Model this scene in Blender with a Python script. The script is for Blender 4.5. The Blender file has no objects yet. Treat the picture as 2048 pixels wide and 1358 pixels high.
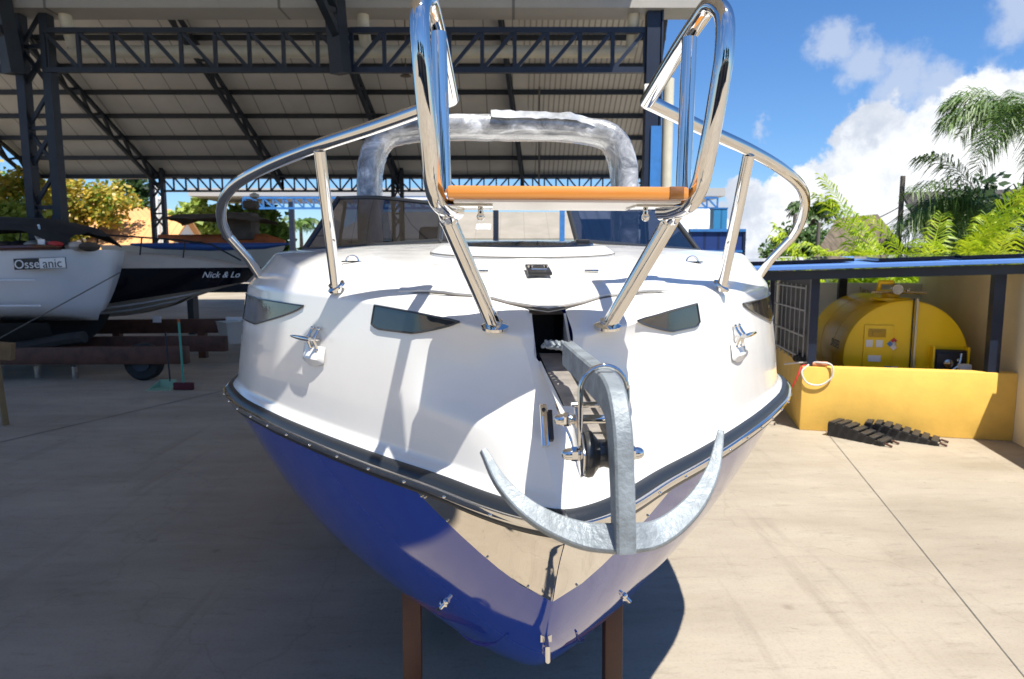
import bpy, bmesh, math, random
from mathutils import Vector, Matrix
from mathutils.bvhtree import BVHTree
R = math.radians
scene = bpy.context.scene
col = scene.collection

# ------------------------------------------------------------------ camera
HC, PITCH, FPX = 1.95, R(6.65), 1365.33
cam_d = bpy.data.cameras.new("camera")
cam_d.lens = 24; cam_d.sensor_width = 36
cam_d.clip_end = 3000; cam_d.clip_start = .02
cam_d.dof.use_dof = True; cam_d.dof.focus_distance = 1.7; cam_d.dof.aperture_fstop = 7.0
cam = bpy.data.objects.new("camera", cam_d); col.objects.link(cam)
cam.location = (0, 0, HC); cam.rotation_euler = (R(90) - PITCH, 0, 0)
scene.camera = cam

def ray(px, py):
    a = (px - 1024) / FPX; b = -(py - 679) / FPX
    return Vector((a, math.cos(PITCH) + b * math.sin(PITCH), -math.sin(PITCH) + b * math.cos(PITCH)))
def at_y(px, py, Y):
    r = ray(px, py); return Vector((0, 0, HC)) + r * (Y / r.y)
def at_z(px, py, Z=0.0):
    r = ray(px, py); return Vector((0, 0, HC)) + r * ((Z - HC) / r.z)

# ------------------------------------------------------------------ light
SUN = Vector((.20, -.44, 1.0)).normalized()
sd = bpy.data.lights.new("sun", 'SUN'); sd.energy = 4.9; sd.angle = R(.53); sd.color = (1, .955, .87)
so = bpy.data.objects.new("sun", sd); col.objects.link(so)
so.rotation_euler = SUN.to_track_quat('Z', 'Y').to_euler(); so.location = SUN * 60
vs = scene.view_settings
vs.view_transform = 'Standard'; vs.look = 'None'; vs.exposure = .80; vs.gamma = 1; vs.use_curve_mapping = False

world = bpy.data.worlds.new("World"); scene.world = world; world.use_nodes = True
def build_world():
    nt = world.node_tree; N = nt.nodes; L = nt.links; N.clear()
    out = N.new('ShaderNodeOutputWorld'); bg = N.new('ShaderNodeBackground')
    sky = N.new('ShaderNodeTexSky'); sky.sky_type = 'NISHITA'; sky.sun_disc = False
    sky.sun_elevation = math.asin(SUN.z); sky.sun_rotation = math.atan2(SUN.x, SUN.y)
    sky.ozone_density = 3.0; sky.dust_density = .3; sky.air_density = 1.0
    hs = N.new('ShaderNodeHueSaturation'); hs.inputs['Saturation'].default_value = 1.08; hs.inputs['Value'].default_value = 1.0
    tn = N.new('ShaderNodeMix'); tn.data_type = 'RGBA'; tn.blend_type = 'MULTIPLY'; tn.inputs['Factor'].default_value = 1
    L.new(sky.outputs[0], tn.inputs['A']); tn.inputs['B'].default_value = (.80, .98, 1.22, 1)
    L.new(tn.outputs['Result'], hs.inputs['Color'])
    tc = N.new('ShaderNodeTexCoord')
    def math_(op, a, b=None, c=None):
        n = N.new('ShaderNodeMath'); n.operation = op
        for i, x in enumerate((a, b, c)):
            if x is None: continue
            if isinstance(x, (int, float)): n.inputs[i].default_value = x
            else: L.new(x, n.inputs[i])
        return n.outputs[0]
    def noise(scale, detail, rough, src):
        n = N.new('ShaderNodeTexNoise'); n.inputs['Scale'].default_value = scale
        n.inputs['Detail'].default_value = detail; n.inputs['Roughness'].default_value = rough
        L.new(src, n.inputs['Vector']); return n
    d = tc.outputs['Generated']
    n1 = noise(16, 8, .62, d); n2 = noise(5, 5, .55, d)
    sub = N.new('ShaderNodeVectorMath'); sub.operation = 'SUBTRACT'; L.new(n1.outputs['Color'], sub.inputs[0]); sub.inputs[1].default_value = (.5, .5, .5)
    scl = N.new('ShaderNodeVectorMath'); scl.operation = 'SCALE'; L.new(sub.outputs[0], scl.inputs[0]); scl.inputs['Scale'].default_value = .085
    add = N.new('ShaderNodeVectorMath'); add.operation = 'ADD'; L.new(d, add.inputs[0]); L.new(scl.outputs[0], add.inputs[1])
    dw = add.outputs[0]
    def field(puffs):
        f = None
        for x, y, r in puffs:
            c = ray(x, y).normalized()
            vd = N.new('ShaderNodeVectorMath'); vd.operation = 'DISTANCE'; L.new(dw, vd.inputs[0]); vd.inputs[1].default_value = c
            g = math_('MULTIPLY_ADD', vd.outputs['Value'], -1.0 / (r / 1500.0), 1.0)
            f = g if f is None else math_('SMOOTH_MAX', f, g, .15)
        return f
    big = [(1745, 290, 90), (1850, 300, 100), (1960, 260, 105), (2060, 240, 110), (1720, 390, 120), (1850, 420, 150), (2010, 420, 160),
           (1590, 385, 62), (1500, 410, 62), (1430, 440, 48), (1620, 450, 90), (1480, 480, 80), (2200, 330, 200), (2450, 420, 220),
           (1380, 470, 45), (700, 520, 60), (300, 500, 80)]
    wisp = [(1660, 85, 52), (1720, 130, 60), (1790, 165, 66), (1850, 185, 60), (2040, 20, 70), (2000, 175, 60), (1525, 255, 26)]
    fb = field(big); fw = field(wisp)
    def sstep(x, a, b):
        n = N.new('ShaderNodeMapRange'); n.interpolation_type = 'SMOOTHSTEP'; L.new(x, n.inputs[0])
        n.inputs[1].default_value = a; n.inputs[2].default_value = b; return n.outputs[0]
    n3 = noise(34, 7, .6, d)
    mb = sstep(math_('ADD', fb, math_('MULTIPLY_ADD', n3.outputs['Fac'], .5, -.25)), .02, .22)
    mw = math_('MULTIPLY', sstep(math_('ADD', fw, math_('MULTIPLY_ADD', n3.outputs['Fac'], .9, -.45)), .0, .7), .72)
    # clouds elsewhere round the sky (seen only in reflections)
    sep = N.new('ShaderNodeSeparateXYZ'); L.new(d, sep.inputs[0])
    back = sstep(sep.outputs['Y'], .1, -.3)
    mo = math_('MULTIPLY', math_('MULTIPLY', sstep(n2.outputs['Fac'], .5, .66), back), .35)
    # cloud brightness: lit billows, greyer hollows
    n4 = noise(9, 6, .55, dw)
    lit = sstep(math_('ADD', n4.outputs['Fac'], math_('MULTIPLY', fb, .12)), .38, .66)
    cr = N.new('ShaderNodeMix'); cr.data_type = 'RGBA'; L.new(lit, cr.inputs['Factor'])
    cr.inputs['A'].default_value = (4.9, 5.4, 6.3, 1); cr.inputs['B'].default_value = (9.1, 9.2, 9.3, 1)
    wc = N.new('ShaderNodeRGB'); wc.outputs[0].default_value = (4.9, 5.5, 6.7, 1)
    def mix(f, a, b):
        m = N.new('ShaderNodeMix'); m.data_type = 'RGBA'; L.new(f, m.inputs['Factor']); L.new(a, m.inputs['A']); L.new(b, m.inputs['B']); return m.outputs['Result']
    c = mix(mw, hs.outputs[0], wc.outputs[0]); c = mix(mo, c, cr.outputs['Result']); c = mix(mb, c, cr.outputs['Result'])
    L.new(c, bg.inputs['Color']); bg.inputs['Strength'].default_value = .076
    L.new(bg.outputs[0], out.inputs['Surface'])
build_world()

# ------------------------------------------------------------------ helpers
def lerp(a, b, t): return a + (b - a) * t
def interp(x, xs, ys):
    if x <= xs[0]: return ys[0]
    for i in range(1, len(xs)):
        if x <= xs[i]: return lerp(ys[i - 1], ys[i], (x - xs[i - 1]) / (xs[i] - xs[i - 1]))
    return ys[-1]
def spline(x, xs, ys):            # monotone-ish cubic through the table
    n = len(xs)
    if x <= xs[0]: return ys[0]
    if x >= xs[-1]: return ys[-1]
    i = max(j for j in range(n - 1) if xs[j] <= x)
    h = xs[i + 1] - xs[i]; t = (x - xs[i]) / h
    sl = [(ys[j + 1] - ys[j]) / (xs[j + 1] - xs[j]) for j in range(n - 1)]
    def m(j):
        if j == 0: return sl[0]
        if j == n - 1: return sl[-1]
        a, b = sl[j - 1], sl[j]
        return 0 if a * b <= 0 else 2 * a * b / (a + b)
    m0, m1 = m(i) * h, m(i + 1) * h
    return (2*t**3-3*t*t+1)*ys[i] + (t**3-2*t*t+t)*m0 + (3*t*t-2*t**3)*ys[i+1] + (t**3-t*t)*m1
def catmull(pts, n=8):
    P = [Vector(p) for p in pts]; out = []
    for i in range(len(P) - 1):
        a, b = P[i], P[i + 1]
        p0 = P[i - 1] if i else a - (b - a); p3 = P[i + 2] if i + 2 < len(P) else b + (b - a)
        d1 = max((b - a).length, 1e-6) ** .5; d0 = max((a - p0).length, 1e-6) ** .5; d2 = max((p3 - b).length, 1e-6) ** .5
        m1 = (b - a) + d1 * ((a - p0) / d0 - (b - p0) / (d0 + d1)); m2 = (b - a) + d1 * ((p3 - b) / d2 - (p3 - a) / (d1 + d2))
        for k in range(n):
            t = k / n
            out.append((2*t**3-3*t*t+1)*a + (t**3-2*t*t+t)*m1 + (3*t*t-2*t**3)*b + (t**3-t*t)*m2)
    out.append(P[-1]); return out

class MB:
    def __init__(s): s.v = []; s.f = []
    def add(s, vs_, fs_):
        o = len(s.v); s.v += [tuple(v) for v in vs_]; s.f += [tuple(i + o for i in f) for f in fs_]; return s
    def box(s, c, size, rz=0, M=None):
        hx, hy, hz = size[0]/2, size[1]/2, size[2]/2
        m = M or Matrix.Rotation(rz, 3, 'Z')
        vs_ = [Vector(c) + m @ Vector((x*hx, y*hy, z*hz)) for z in (-1, 1) for y in (-1, 1) for x in (-1, 1)]
        return s.add(vs_, [(0,2,3,1),(4,5,7,6),(0,1,5,4),(2,6,7,3),(1,3,7,5),(0,4,6,2)])
    def beam(s, p, q, w, h, up=(0, 0, 1)):
        p, q = Vector(p), Vector(q); d = q - p; L = d.length
        if L < 1e-6: return s
        d.normalize(); u = Vector(up); x = d.cross(u)
        if x.length < 1e-4: x = d.cross(Vector((1, 0, 0)))
        x.normalize(); z = x.cross(d)
        m = Matrix((x, d, z)).transposed()
        return s.box((p + q) / 2, (w, L, h), M=m)
    def tube(s, pts, r, n=14, caps=True, closed=False):
        P = [Vector(p) for p in pts]; k = len(P); rr = r if isinstance(r, (list, tuple)) else [r] * k
        T = []
        for i in range(k):
            a = P[(i - 1) % k] if closed else P[max(i - 1, 0)]; b = P[(i + 1) % k] if closed else P[min(i + 1, k - 1)]
            t = b - a; T.append(t.normalized() if t.length > 1e-9 else Vector((0, 0, 1)))
        nrm = T[0].orthogonal().normalized(); vs_ = []
        for i in range(k):
            if i:
                ax = T[i-1].cross(T[i])
                if ax.length > 1e-8: nrm = Matrix.Rotation(T[i-1].angle(T[i]), 3, ax.normalized()) @ nrm
            bi = T[i].cross(nrm)
            for j in range(n):
                a = 2*math.pi*j/n; vs_.append(P[i] + (nrm*math.cos(a) + bi*math.sin(a)) * rr[i])
        fs_ = [(i*n+j, i*n+(j+1)%n, (i+1)*n+(j+1)%n, (i+1)*n+j) for i in range(k-1) for j in range(n)]
        if closed: fs_ += [((k-1)*n+j, (k-1)*n+(j+1)%n, (j+1)%n, j) for j in range(n)]
        elif caps: fs_ += [tuple(range(n))[::-1], tuple((k-1)*n+j for j in range(n))]
        return s.add(vs_, fs_)
    def cyl(s, p, q, r, n=16, r2=None): return s.tube([p, q], [r, r if r2 is None else r2], n)
    def grid(s, rows, flip=False):
        n, m = len(rows), len(rows[0]); vs_ = [p for r in rows for p in r]
        fs_ = [(i*m+j, i*m+j+1, (i+1)*m+j+1, (i+1)*m+j) for i in range(n-1) for j in range(m-1)]
        return s.add(vs_, [f[::-1] for f in fs_] if flip else fs_)
    def ball(s, c, r, n=12, m=8, M=None):
        r = (r, r, r) if isinstance(r, (int, float)) else r; vs_ = []; c = Vector(c)
        for i in range(m + 1):
            a = math.pi * i / m
            for j in range(n):
                b = 2*math.pi*j/n; p = Vector((r[0]*math.sin(a)*math.cos(b), r[1]*math.sin(a)*math.sin(b), r[2]*math.cos(a)))
                vs_.append(c + (M @ p if M else p))
        return s.add(vs_, [(i*n+j, (i+1)*n+j, (i+1)*n+(j+1)%n, i*n+(j+1)%n) for i in range(m) for j in range(n)])
    def lathe(s, prof, c=(0,0,0), n=32, M=None, sx=1, sy=1):
        vs_ = []; c = Vector(c)
        for r, z in prof:
            for j in range(n):
                a = 2*math.pi*j/n; p = Vector((r*math.cos(a)*sx, r*math.sin(a)*sy, z)); vs_.append(c + (M @ p if M else p))
        k = len(prof)
        fs_ = [(i*n+j, i*n+(j+1)%n, (i+1)*n+(j+1)%n, (i+1)*n+j) for i in range(k-1) for j in range(n)]
        fs_ += [tuple(range(n))[::-1], tuple((k-1)*n+j for j in range(n))]
        return s.add(vs_, fs_)
    def prism(s, poly, a, b):     # poly of 3D points, extruded from offset a to offset b (vectors)
        n = len(poly); a, b = Vector(a), Vector(b)
        vs_ = [Vector(p) + a for p in poly] + [Vector(p) + b for p in poly]
        return s.add(vs_, [tuple(range(n))[::-1], tuple(range(n, 2*n))] + [(i, (i+1)%n, n+(i+1)%n, n+i) for i in range(n)])
    def build(s, name, m, parent=None, smooth=True, angle=38, bevel=0, fixn=True):
        me = bpy.data.meshes.new(name); me.from_pydata(s.v, [], s.f)
        if fixn or bevel:
            bm = bmesh.new(); bm.from_mesh(me)
            bmesh.ops.remove_doubles(bm, verts=bm.verts, dist=1e-5)
            if fixn: bmesh.ops.recalc_face_normals(bm, faces=bm.faces)
            if bevel:
                es = [e for e in bm.edges if len(e.link_faces) == 2 and e.calc_face_angle(0) > R(30)]
                bmesh.ops.bevel(bm, geom=es, offset=bevel, segments=2, affect='EDGES', profile=.5)
            for f in bm.faces: f.smooth = smooth
            if smooth:
                for e in bm.edges:
                    if len(e.link_faces) == 2 and e.calc_face_angle(0) > R(angle): e.smooth = False
            bm.to_mesh(me); bm.free()
        elif smooth:
            for p in me.polygons: p.use_smooth = True
        me.materials.append(m)
        o = bpy.data.objects.new(name, me); col.objects.link(o)
        if parent: o.parent = parent
        return o

def tag(o, label, cat, group=None):
    o['label'] = label; o['category'] = cat
    if group: o['group'] = group
    return o
def thing(name, label, cat, loc=(0,0,0), rz=0, group=None):
    o = bpy.data.objects.new(name, None); o.empty_display_size = .2; col.objects.link(o)
    o.location = loc; o.rotation_euler = (0, 0, rz); return tag(o, label, cat, group)
def struct(o): o['kind'] = 'structure'; return o
def copy_tree(o, parent=None):
    c = o.copy(); col.objects.link(c)
    if parent: c.parent = parent
    for ch in list(o.children): copy_tree(ch, c)
    return c
def text(name, body, m, parent, loc, size, M3, extrude=.002, shear=0, align='CENTER'):
    cu = bpy.data.curves.new(name, 'FONT'); cu.body = body; cu.size = size; cu.extrude = extrude; cu.shear = shear
    cu.align_x = align; cu.align_y = 'CENTER'
    t = bpy.data.objects.new(name, cu); col.objects.link(t)
    dg = bpy.context.evaluated_depsgraph_get(); me = bpy.data.meshes.new_from_object(t.evaluated_get(dg))
    bpy.data.objects.remove(t)
    me.materials.clear(); me.materials.append(m)
    o = bpy.data.objects.new(name, me); col.objects.link(o); o.parent = parent
    o.matrix_local = Matrix.Translation(loc) @ M3.to_4x4(); return o

# ------------------------------------------------------------------ materials
def mat(name, c, rough=.5, metal=0, var=0, vscale=3, bump=0, bscale=40, coat=0, spec=.5, dirt=None, stretch=None, rvar=0, ior=None):
    m = bpy.data.materials.new(name); m.use_nodes = True; nt = m.node_tree; N, L = nt.nodes, nt.links
    b = N['Principled BSDF']; b.inputs['Base Color'].default_value = (*c, 1); b.inputs['Roughness'].default_value = rough
    b.inputs['Metallic'].default_value = metal; b.inputs['Coat Weight'].default_value = coat; b.inputs['Coat Roughness'].default_value = .02
    b.inputs['Specular IOR Level'].default_value = spec
    if ior: b.inputs['IOR'].default_value = ior
    tc = N.new('ShaderNodeTexCoord'); src = tc.outputs['Object']
    if stretch:
        mp = N.new('ShaderNodeMapping'); mp.inputs['Scale'].default_value = stretch; L.new(src, mp.inputs[0]); src = mp.outputs[0]
    def noise(sc, det=6, ro=.6):
        n = N.new('ShaderNodeTexNoise'); n.inputs['Scale'].default_value = sc; n.inputs['Detail'].default_value = det
        n.inputs['Roughness'].default_value = ro; L.new(src, n.inputs['Vector']); return n
    if var or dirt:
        n = noise(vscale); cr = N.new('ShaderNodeValToRGB'); L.new(n.outputs['Fac'], cr.inputs[0])
        lo = dirt or tuple(x * (1 - var) for x in c); hi = c if dirt else tuple(min(1, x * (1 + var)) for x in c)
        cr.color_ramp.elements[0].position = .3; cr.color_ramp.elements[0].color = (*lo, 1)
        cr.color_ramp.elements[1].position = .68; cr.color_ramp.elements[1].color = (*hi, 1)
        L.new(cr.outputs[0], b.inputs['Base Color'])
    if rvar:
        n = noise(vscale * 2.3); mr = N.new('ShaderNodeMapRange'); L.new(n.outputs['Fac'], mr.inputs[0])
        mr.inputs[1].default_value = .3; mr.inputs[2].default_value = .7
        mr.inputs[3].default_value = max(0, rough - rvar); mr.inputs[4].default_value = rough + rvar; L.new(mr.outputs[0], b.inputs['Roughness'])
    if bump:
        n = noise(bscale); bp = N.new('ShaderNodeBump'); bp.inputs['Strength'].default_value = bump; bp.inputs['Distance'].default_value = .01
        L.new(n.outputs['Fac'], bp.inputs['Height']); L.new(bp.outputs[0], b.inputs['Normal'])
    return m
def leaf_mat(name, c1, c2, vscale=1.2, trans=.35):
    m = bpy.data.materials.new(name); m.use_nodes = True; nt = m.node_tree; N, L = nt.nodes, nt.links
    b = N['Principled BSDF']; b.inputs['Roughness'].default_value = .45
    tc = N.new('ShaderNodeTexCoord'); n = N.new('ShaderNodeTexNoise'); n.inputs['Scale'].default_value = vscale; n.inputs['Detail'].default_value = 5
    L.new(tc.outputs['Object'], n.inputs['Vector'])
    wn = N.new('ShaderNodeTexWhiteNoise'); wn.noise_dimensions = '1D'; g = N.new('ShaderNodeNewGeometry'); L.new(g.outputs['Random Per Island'], wn.inputs['W'])
    ad = N.new('ShaderNodeMath'); ad.operation = 'MULTIPLY_ADD'; L.new(wn.outputs['Value'], ad.inputs[0]); ad.inputs[1].default_value = .35; L.new(n.outputs['Fac'], ad.inputs[2])
    cr = N.new('ShaderNodeValToRGB'); L.new(ad.outputs[0], cr.inputs[0])
    cr.color_ramp.elements[0].position = .42; cr.color_ramp.elements[0].color = (*c1, 1); cr.color_ramp.elements[1].position = .9; cr.color_ramp.elements[1].color = (*c2, 1)
    L.new(cr.outputs[0], b.inputs['Base Color'])
    tr = N.new('ShaderNodeBsdfTranslucent'); L.new(cr.outputs[0], tr.inputs['Color'])
    ms = N.new('ShaderNodeMixShader'); ms.inputs[0].default_value = trans; L.new(b.outputs[0], ms.inputs[1]); L.new(tr.outputs[0], ms.inputs[2])
    L.new(ms.outputs[0], N['Material Output'].inputs['Surface']); return m
def glass_mat(name, tint=(.25, .27, .3), refl=1.45, rough=.01):
    m = bpy.data.materials.new(name); m.use_nodes = True; nt = m.node_tree; N, L = nt.nodes, nt.links
    t = N.new('ShaderNodeBsdfTransparent'); t.inputs[0].default_value = (*tint, 1)
    g = N.new('ShaderNodeBsdfGlossy'); g.inputs['Roughness'].default_value = rough
    f = N.new('ShaderNodeFresnel'); f.inputs['IOR'].default_value = refl
    ms = N.new('ShaderNodeMixShader'); L.new(f.outputs[0], ms.inputs[0]); L.new(t.outputs[0], ms.inputs[1]); L.new(g.outputs[0], ms.inputs[2])
    L.new(ms.outputs[0], N['Material Output'].inputs['Surface']); return m
def concrete_mat():
    m = bpy.data.materials.new("concrete"); m.use_nodes = True; nt = m.node_tree; N, L = nt.nodes, nt.links
    b = N['Principled BSDF']; tc = N.new('ShaderNodeTexCoord'); src = tc.outputs['Object']
    mp = N.new('ShaderNodeMapping'); mp.inputs['Rotation'].default_value = (0, 0, R(-14)); mp.inputs['Scale'].default_value = (.5, 1.6, 1); L.new(src, mp.inputs[0])
    def noise(sc, det, ro, s):
        n = N.new('ShaderNodeTexNoise'); n.inputs['Scale'].default_value = sc; n.inputs['Detail'].default_value = det; n.inputs['Roughness'].default_value = ro
        L.new(s, n.inputs['Vector']); return n.outputs['Fac']
    def ramp(f, stops):
        cr = N.new('ShaderNodeValToRGB'); L.new(f, cr.inputs[0]); e = cr.color_ramp.elements
        e[0].position, e[0].color = stops[0][0], (*stops[0][1], 1); e[1].position, e[1].color = stops[-1][0], (*stops[-1][1], 1)
        for p, c in stops[1:-1]:
            x = e.new(p); x.color = (*c, 1)
        return cr.outputs[0]
    def mul(a, c, f=1.0):
        x = N.new('ShaderNodeMix'); x.data_type = 'RGBA'; x.blend_type = 'MULTIPLY'; x.inputs['Factor'].default_value = f
        L.new(a, x.inputs['A']); L.new(c, x.inputs['B']); return x.outputs['Result']
    c = ramp(noise(.9, 8, .65, mp.outputs[0]), [(.3, (.30, .255, .19)), (.5, (.365, .315, .245)), (.7, (.42, .37, .29))])
    c = mul(c, ramp(noise(.35, 5, .6, src), [(.35, (.82, .81, .8)), (.6, (1, 1, 1))]))
    c = mul(c, ramp(noise(7, 8, .75, mp.outputs[0]), [(.28, (.72, .70, .68)), (.45, (1, 1, 1)), (.8, (1.03, 1.02, 1))]))
    c = mul(c, ramp(noise(55, 4, .7, src), [(.3, (.86, .85, .84)), (.5, (1, 1, 1))]))
    # scattered oil spots and scuffs
    vo = N.new('ShaderNodeTexVoronoi'); vo.inputs['Scale'].default_value = 1.7; L.new(src, vo.inputs['Vector'])
    c = mul(c, ramp(vo.outputs['Distance'], [(.02, (.5, .47, .44)), (.075, (1, 1, 1))]), .55)
    # hairline cracks and tyre scuffs
    ds = N.new('ShaderNodeVectorMath'); ds.operation = 'ADD'; nz = N.new('ShaderNodeTexNoise'); nz.inputs['Scale'].default_value = 1.3; nz.inputs['Detail'].default_value = 6; L.new(src, nz.inputs['Vector'])
    L.new(src, ds.inputs[0]); L.new(nz.outputs['Color'], ds.inputs[1])
    v2 = N.new('ShaderNodeTexVoronoi'); v2.feature = 'DISTANCE_TO_EDGE'; v2.inputs['Scale'].default_value = .33; L.new(ds.outputs[0], v2.inputs['Vector'])
    c = mul(c, ramp(v2.outputs['Distance'], [(.0, (.55, .52, .48)), (.0035, (1, 1, 1))]), .28)
    m3 = N.new('ShaderNodeMapping'); m3.inputs['Rotation'].default_value = (0, 0, R(24)); m3.inputs['Scale'].default_value = (3.2, .22, 1); L.new(src, m3.inputs[0])
    c = mul(c, ramp(noise(1.1, 7, .7, m3.outputs[0]), [(.30, (.66, .64, .62)), (.44, (1, 1, 1))]), .6)
    v3 = N.new('ShaderNodeTexVoronoi'); v3.inputs['Scale'].default_value = 5.5; L.new(ds.outputs[0], v3.inputs['Vector'])
    c = mul(c, ramp(v3.outputs['Distance'], [(.03, (.45, .42, .38)), (.085, (1, 1, 1))]), .45)
    L.new(c, b.inputs['Base Color'])
    r_ = ramp(noise(2.2, 6, .6, mp.outputs[0]), [(.3, (.55, .55, .55)), (.7, (.8, .8, .8))]); L.new(r_, b.inputs['Roughness'])
    bp = N.new('ShaderNodeBump'); bp.inputs['Strength'].default_value = .25; bp.inputs['Distance'].default_value = .006
    L.new(noise(30, 8, .7, mp.outputs[0]), bp.inputs['Height']); L.new(bp.outputs[0], b.inputs['Normal']); return m
def sheet_mat(name, c, axis='X', period=.9, line=.05, dark=.45, rough=.6, corr=0, trans=0):
    m = mat(name, c, rough, var=.12, vscale=.6); nt = m.node_tree; N, L = nt.nodes, nt.links; b = N['Principled BSDF']
    tc = N.new('ShaderNodeTexCoord'); sp = N.new('ShaderNodeSeparateXYZ'); L.new(tc.outputs['Object'], sp.inputs[0])
    dv = N.new('ShaderNodeMath'); dv.operation = 'DIVIDE'; L.new(sp.outputs[axis], dv.inputs[0]); dv.inputs[1].default_value = period
    fr = N.new('ShaderNodeMath'); fr.operation = 'FRACT'; L.new(dv.outputs[0], fr.inputs[0])
    if line:
        lt = N.new('ShaderNodeMath'); lt.operation = 'LESS_THAN'; L.new(fr.outputs[0], lt.inputs[0]); lt.inputs[1].default_value = line
        mx = N.new('ShaderNodeMix'); mx.data_type = 'RGBA'; L.new(lt.outputs[0], mx.inputs['Factor'])
        old = b.inputs['Base Color'].links[0].from_socket; L.new(old, mx.inputs['A']); mx.inputs['B'].default_value = (*[x * dark for x in c], 1)
        L.new(mx.outputs['Result'], b.inputs['Base Color'])
    if corr:
        wv = N.new('ShaderNodeMath'); wv.operation = 'MULTIPLY'; L.new(sp.outputs[axis], wv.inputs[0]); wv.inputs[1].default_value = 2*math.pi/corr
        sn = N.new('ShaderNodeMath'); sn.operation = 'SINE'; L.new(wv.outputs[0], sn.inputs[0])
        bp = N.new('ShaderNodeBump'); bp.inputs['Strength'].default_value = 1; bp.inputs['Distance'].default_value = corr * .25
        L.new(sn.outputs[0], bp.inputs['Height']); L.new(bp.outputs[0], b.inputs['Normal'])
    return m
def wood_mat(name, c1, c2, scale=(2, 40, 40), rough=.25, coat=.6):
    m = mat(name, c1, rough, coat=coat); nt = m.node_tree; N, L = nt.nodes, nt.links; b = N['Principled BSDF']
    tc = N.new('ShaderNodeTexCoord'); mp = N.new('ShaderNodeMapping'); mp.inputs['Scale'].default_value = scale; L.new(tc.outputs['Object'], mp.inputs[0])
    n = N.new('ShaderNodeTexNoise'); n.inputs['Scale'].default_value = 1.5; n.inputs['Detail'].default_value = 8; n.inputs['Distortion'].default_value = 1.2; L.new(mp.outputs[0], n.inputs['Vector'])
    cr = N.new('ShaderNodeValToRGB'); L.new(n.outputs['Fac'], cr.inputs[0]); cr.color_ramp.elements[0].position = .35; cr.color_ramp.elements[1].position = .65
    cr.color_ramp.elements[0].color = (*c2, 1); cr.color_ramp.elements[1].color = (*c1, 1); L.new(cr.outputs[0], b.inputs['Base Color']); return m
def film_mat():
    m = mat("stretch_film_wrap", (.3, .31, .32), .18, coat=.5, spec=.8); nt = m.node_tree; N, L = nt.nodes, nt.links; b = N['Principled BSDF']
    tc = N.new('ShaderNodeTexCoord'); mp = N.new('ShaderNodeMapping'); mp.inputs['Scale'].default_value = (3.5, 9, 5); mp.inputs['Rotation'].default_value = (.3, .5, .2); L.new(tc.outputs['Object'], mp.inputs[0])
    n = N.new('ShaderNodeTexNoise'); n.inputs['Scale'].default_value = 1.6; n.inputs['Detail'].default_value = 9; n.inputs['Roughness'].default_value = .7; n.inputs['Distortion'].default_value = .7; L.new(mp.outputs[0], n.inputs['Vector'])
    cr = N.new('ShaderNodeValToRGB'); L.new(n.outputs['Fac'], cr.inputs[0]); e = cr.color_ramp.elements
    e[0].position = .38; e[0].color = (.11, .113, .118, 1); e[1].position = .66; e[1].color = (.72, .73, .75, 1)
    x = e.new(.56); x.color = (.36, .365, .375, 1)
    L.new(cr.outputs[0], b.inputs['Base Color'])
    bp = N.new('ShaderNodeBump'); bp.inputs['Strength'].default_value = .5; bp.inputs['Distance'].default_value = .008; L.new(n.outputs['Fac'], bp.inputs['Height']); L.new(bp.outputs[0], b.inputs['Normal'])
    return m

M = {}
M['gel'] = mat("white_gelcoat", (.75, .74, .715), .20, coat=.4, spec=.5, var=.03, vscale=3.5, rvar=.07, bump=.006, bscale=4)
M['hull_blue'] = mat("blue_gelcoat", (.014, .046, .32), .06, coat=.2, spec=.5, ior=1.5, rvar=.03, vscale=6, bump=.012, bscale=5)
M['steel'] = mat("polished_steel", (.72, .70, .67), .035, 1, rvar=.02, vscale=9)
M['steel_plate'] = mat("mirror_steel_plate", (.78, .74, .68), .025, 1, bump=.004, bscale=9)
M['steel_dull'] = mat("worn_steel", (.5, .47, .43), .25, 1, var=.3, vscale=20, bump=.1, bscale=60)
M['rubber'] = mat("black_rubber", (.025, .027, .03), .28, coat=.3)
M['rub_grey'] = mat("rub_rail_vinyl", (.016, .019, .024), .38, coat=.0, bump=.06, bscale=90)
M['darkglass'] = mat("dark_hull_glass", (.012, .014, .018), .02, spec=.5, ior=1.8, bump=.05, bscale=22)
M['windscreen'] = glass_mat("tinted_windscreen", (.09, .105, .15), 2.6)
M['teak'] = wood_mat("varnished_teak", (.72, .30, .065), (.58, .21, .04), (1.2, 14, 30))
M['teak_dark'] = wood_mat("dark_teak", (.25, .11, .03), (.17, .07, .02), (10, 10, 30))
M['galv'] = mat("galvanised_paint", (.215, .245, .268), .5, .25, var=.3, vscale=18, bump=.3, bscale=90, rvar=.12)
M['plastic_black'] = mat("black_plastic", (.02, .02, .022), .35)
M['seam'] = mat("dark_seam", (.12, .105, .09), .7)
M['film'] = film_mat()
M['white_panel'] = mat("white_panel", (.78, .75, .70), .35)
M['concrete'] = concrete_mat()
M['joint'] = mat("joint_filler", (.15, .135, .115), .9, var=.4, vscale=6)
M['navy'] = mat("navy_steel", (.007, .014, .034), .45, var=.25, vscale=3)
M['blue_steel'] = mat("bright_blue_steel", (.035, .16, .42), .45, var=.2, vscale=3)
M['dark_steel'] = mat("dark_steel", (.013, .018, .027), .55, var=.3, vscale=3)
M['roof_under'] = sheet_mat("roof_sheet_underside", (.50, .475, .44), 'X', 1.0, .035, .35)
M['gutter'] = sheet_mat("gutter_sheet", (.36, .34, .305), 'X', 4.2, .012, .4, .5)
M['pipe_cream'] = mat("cream_pipe", (.62, .57, .44), .45, var=.1)
M['yellow_wall'] = mat("yellow_wall_paint", (.80, .50, .10), .65, var=.09, vscale=3.5, bump=.15, bscale=30)
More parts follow.
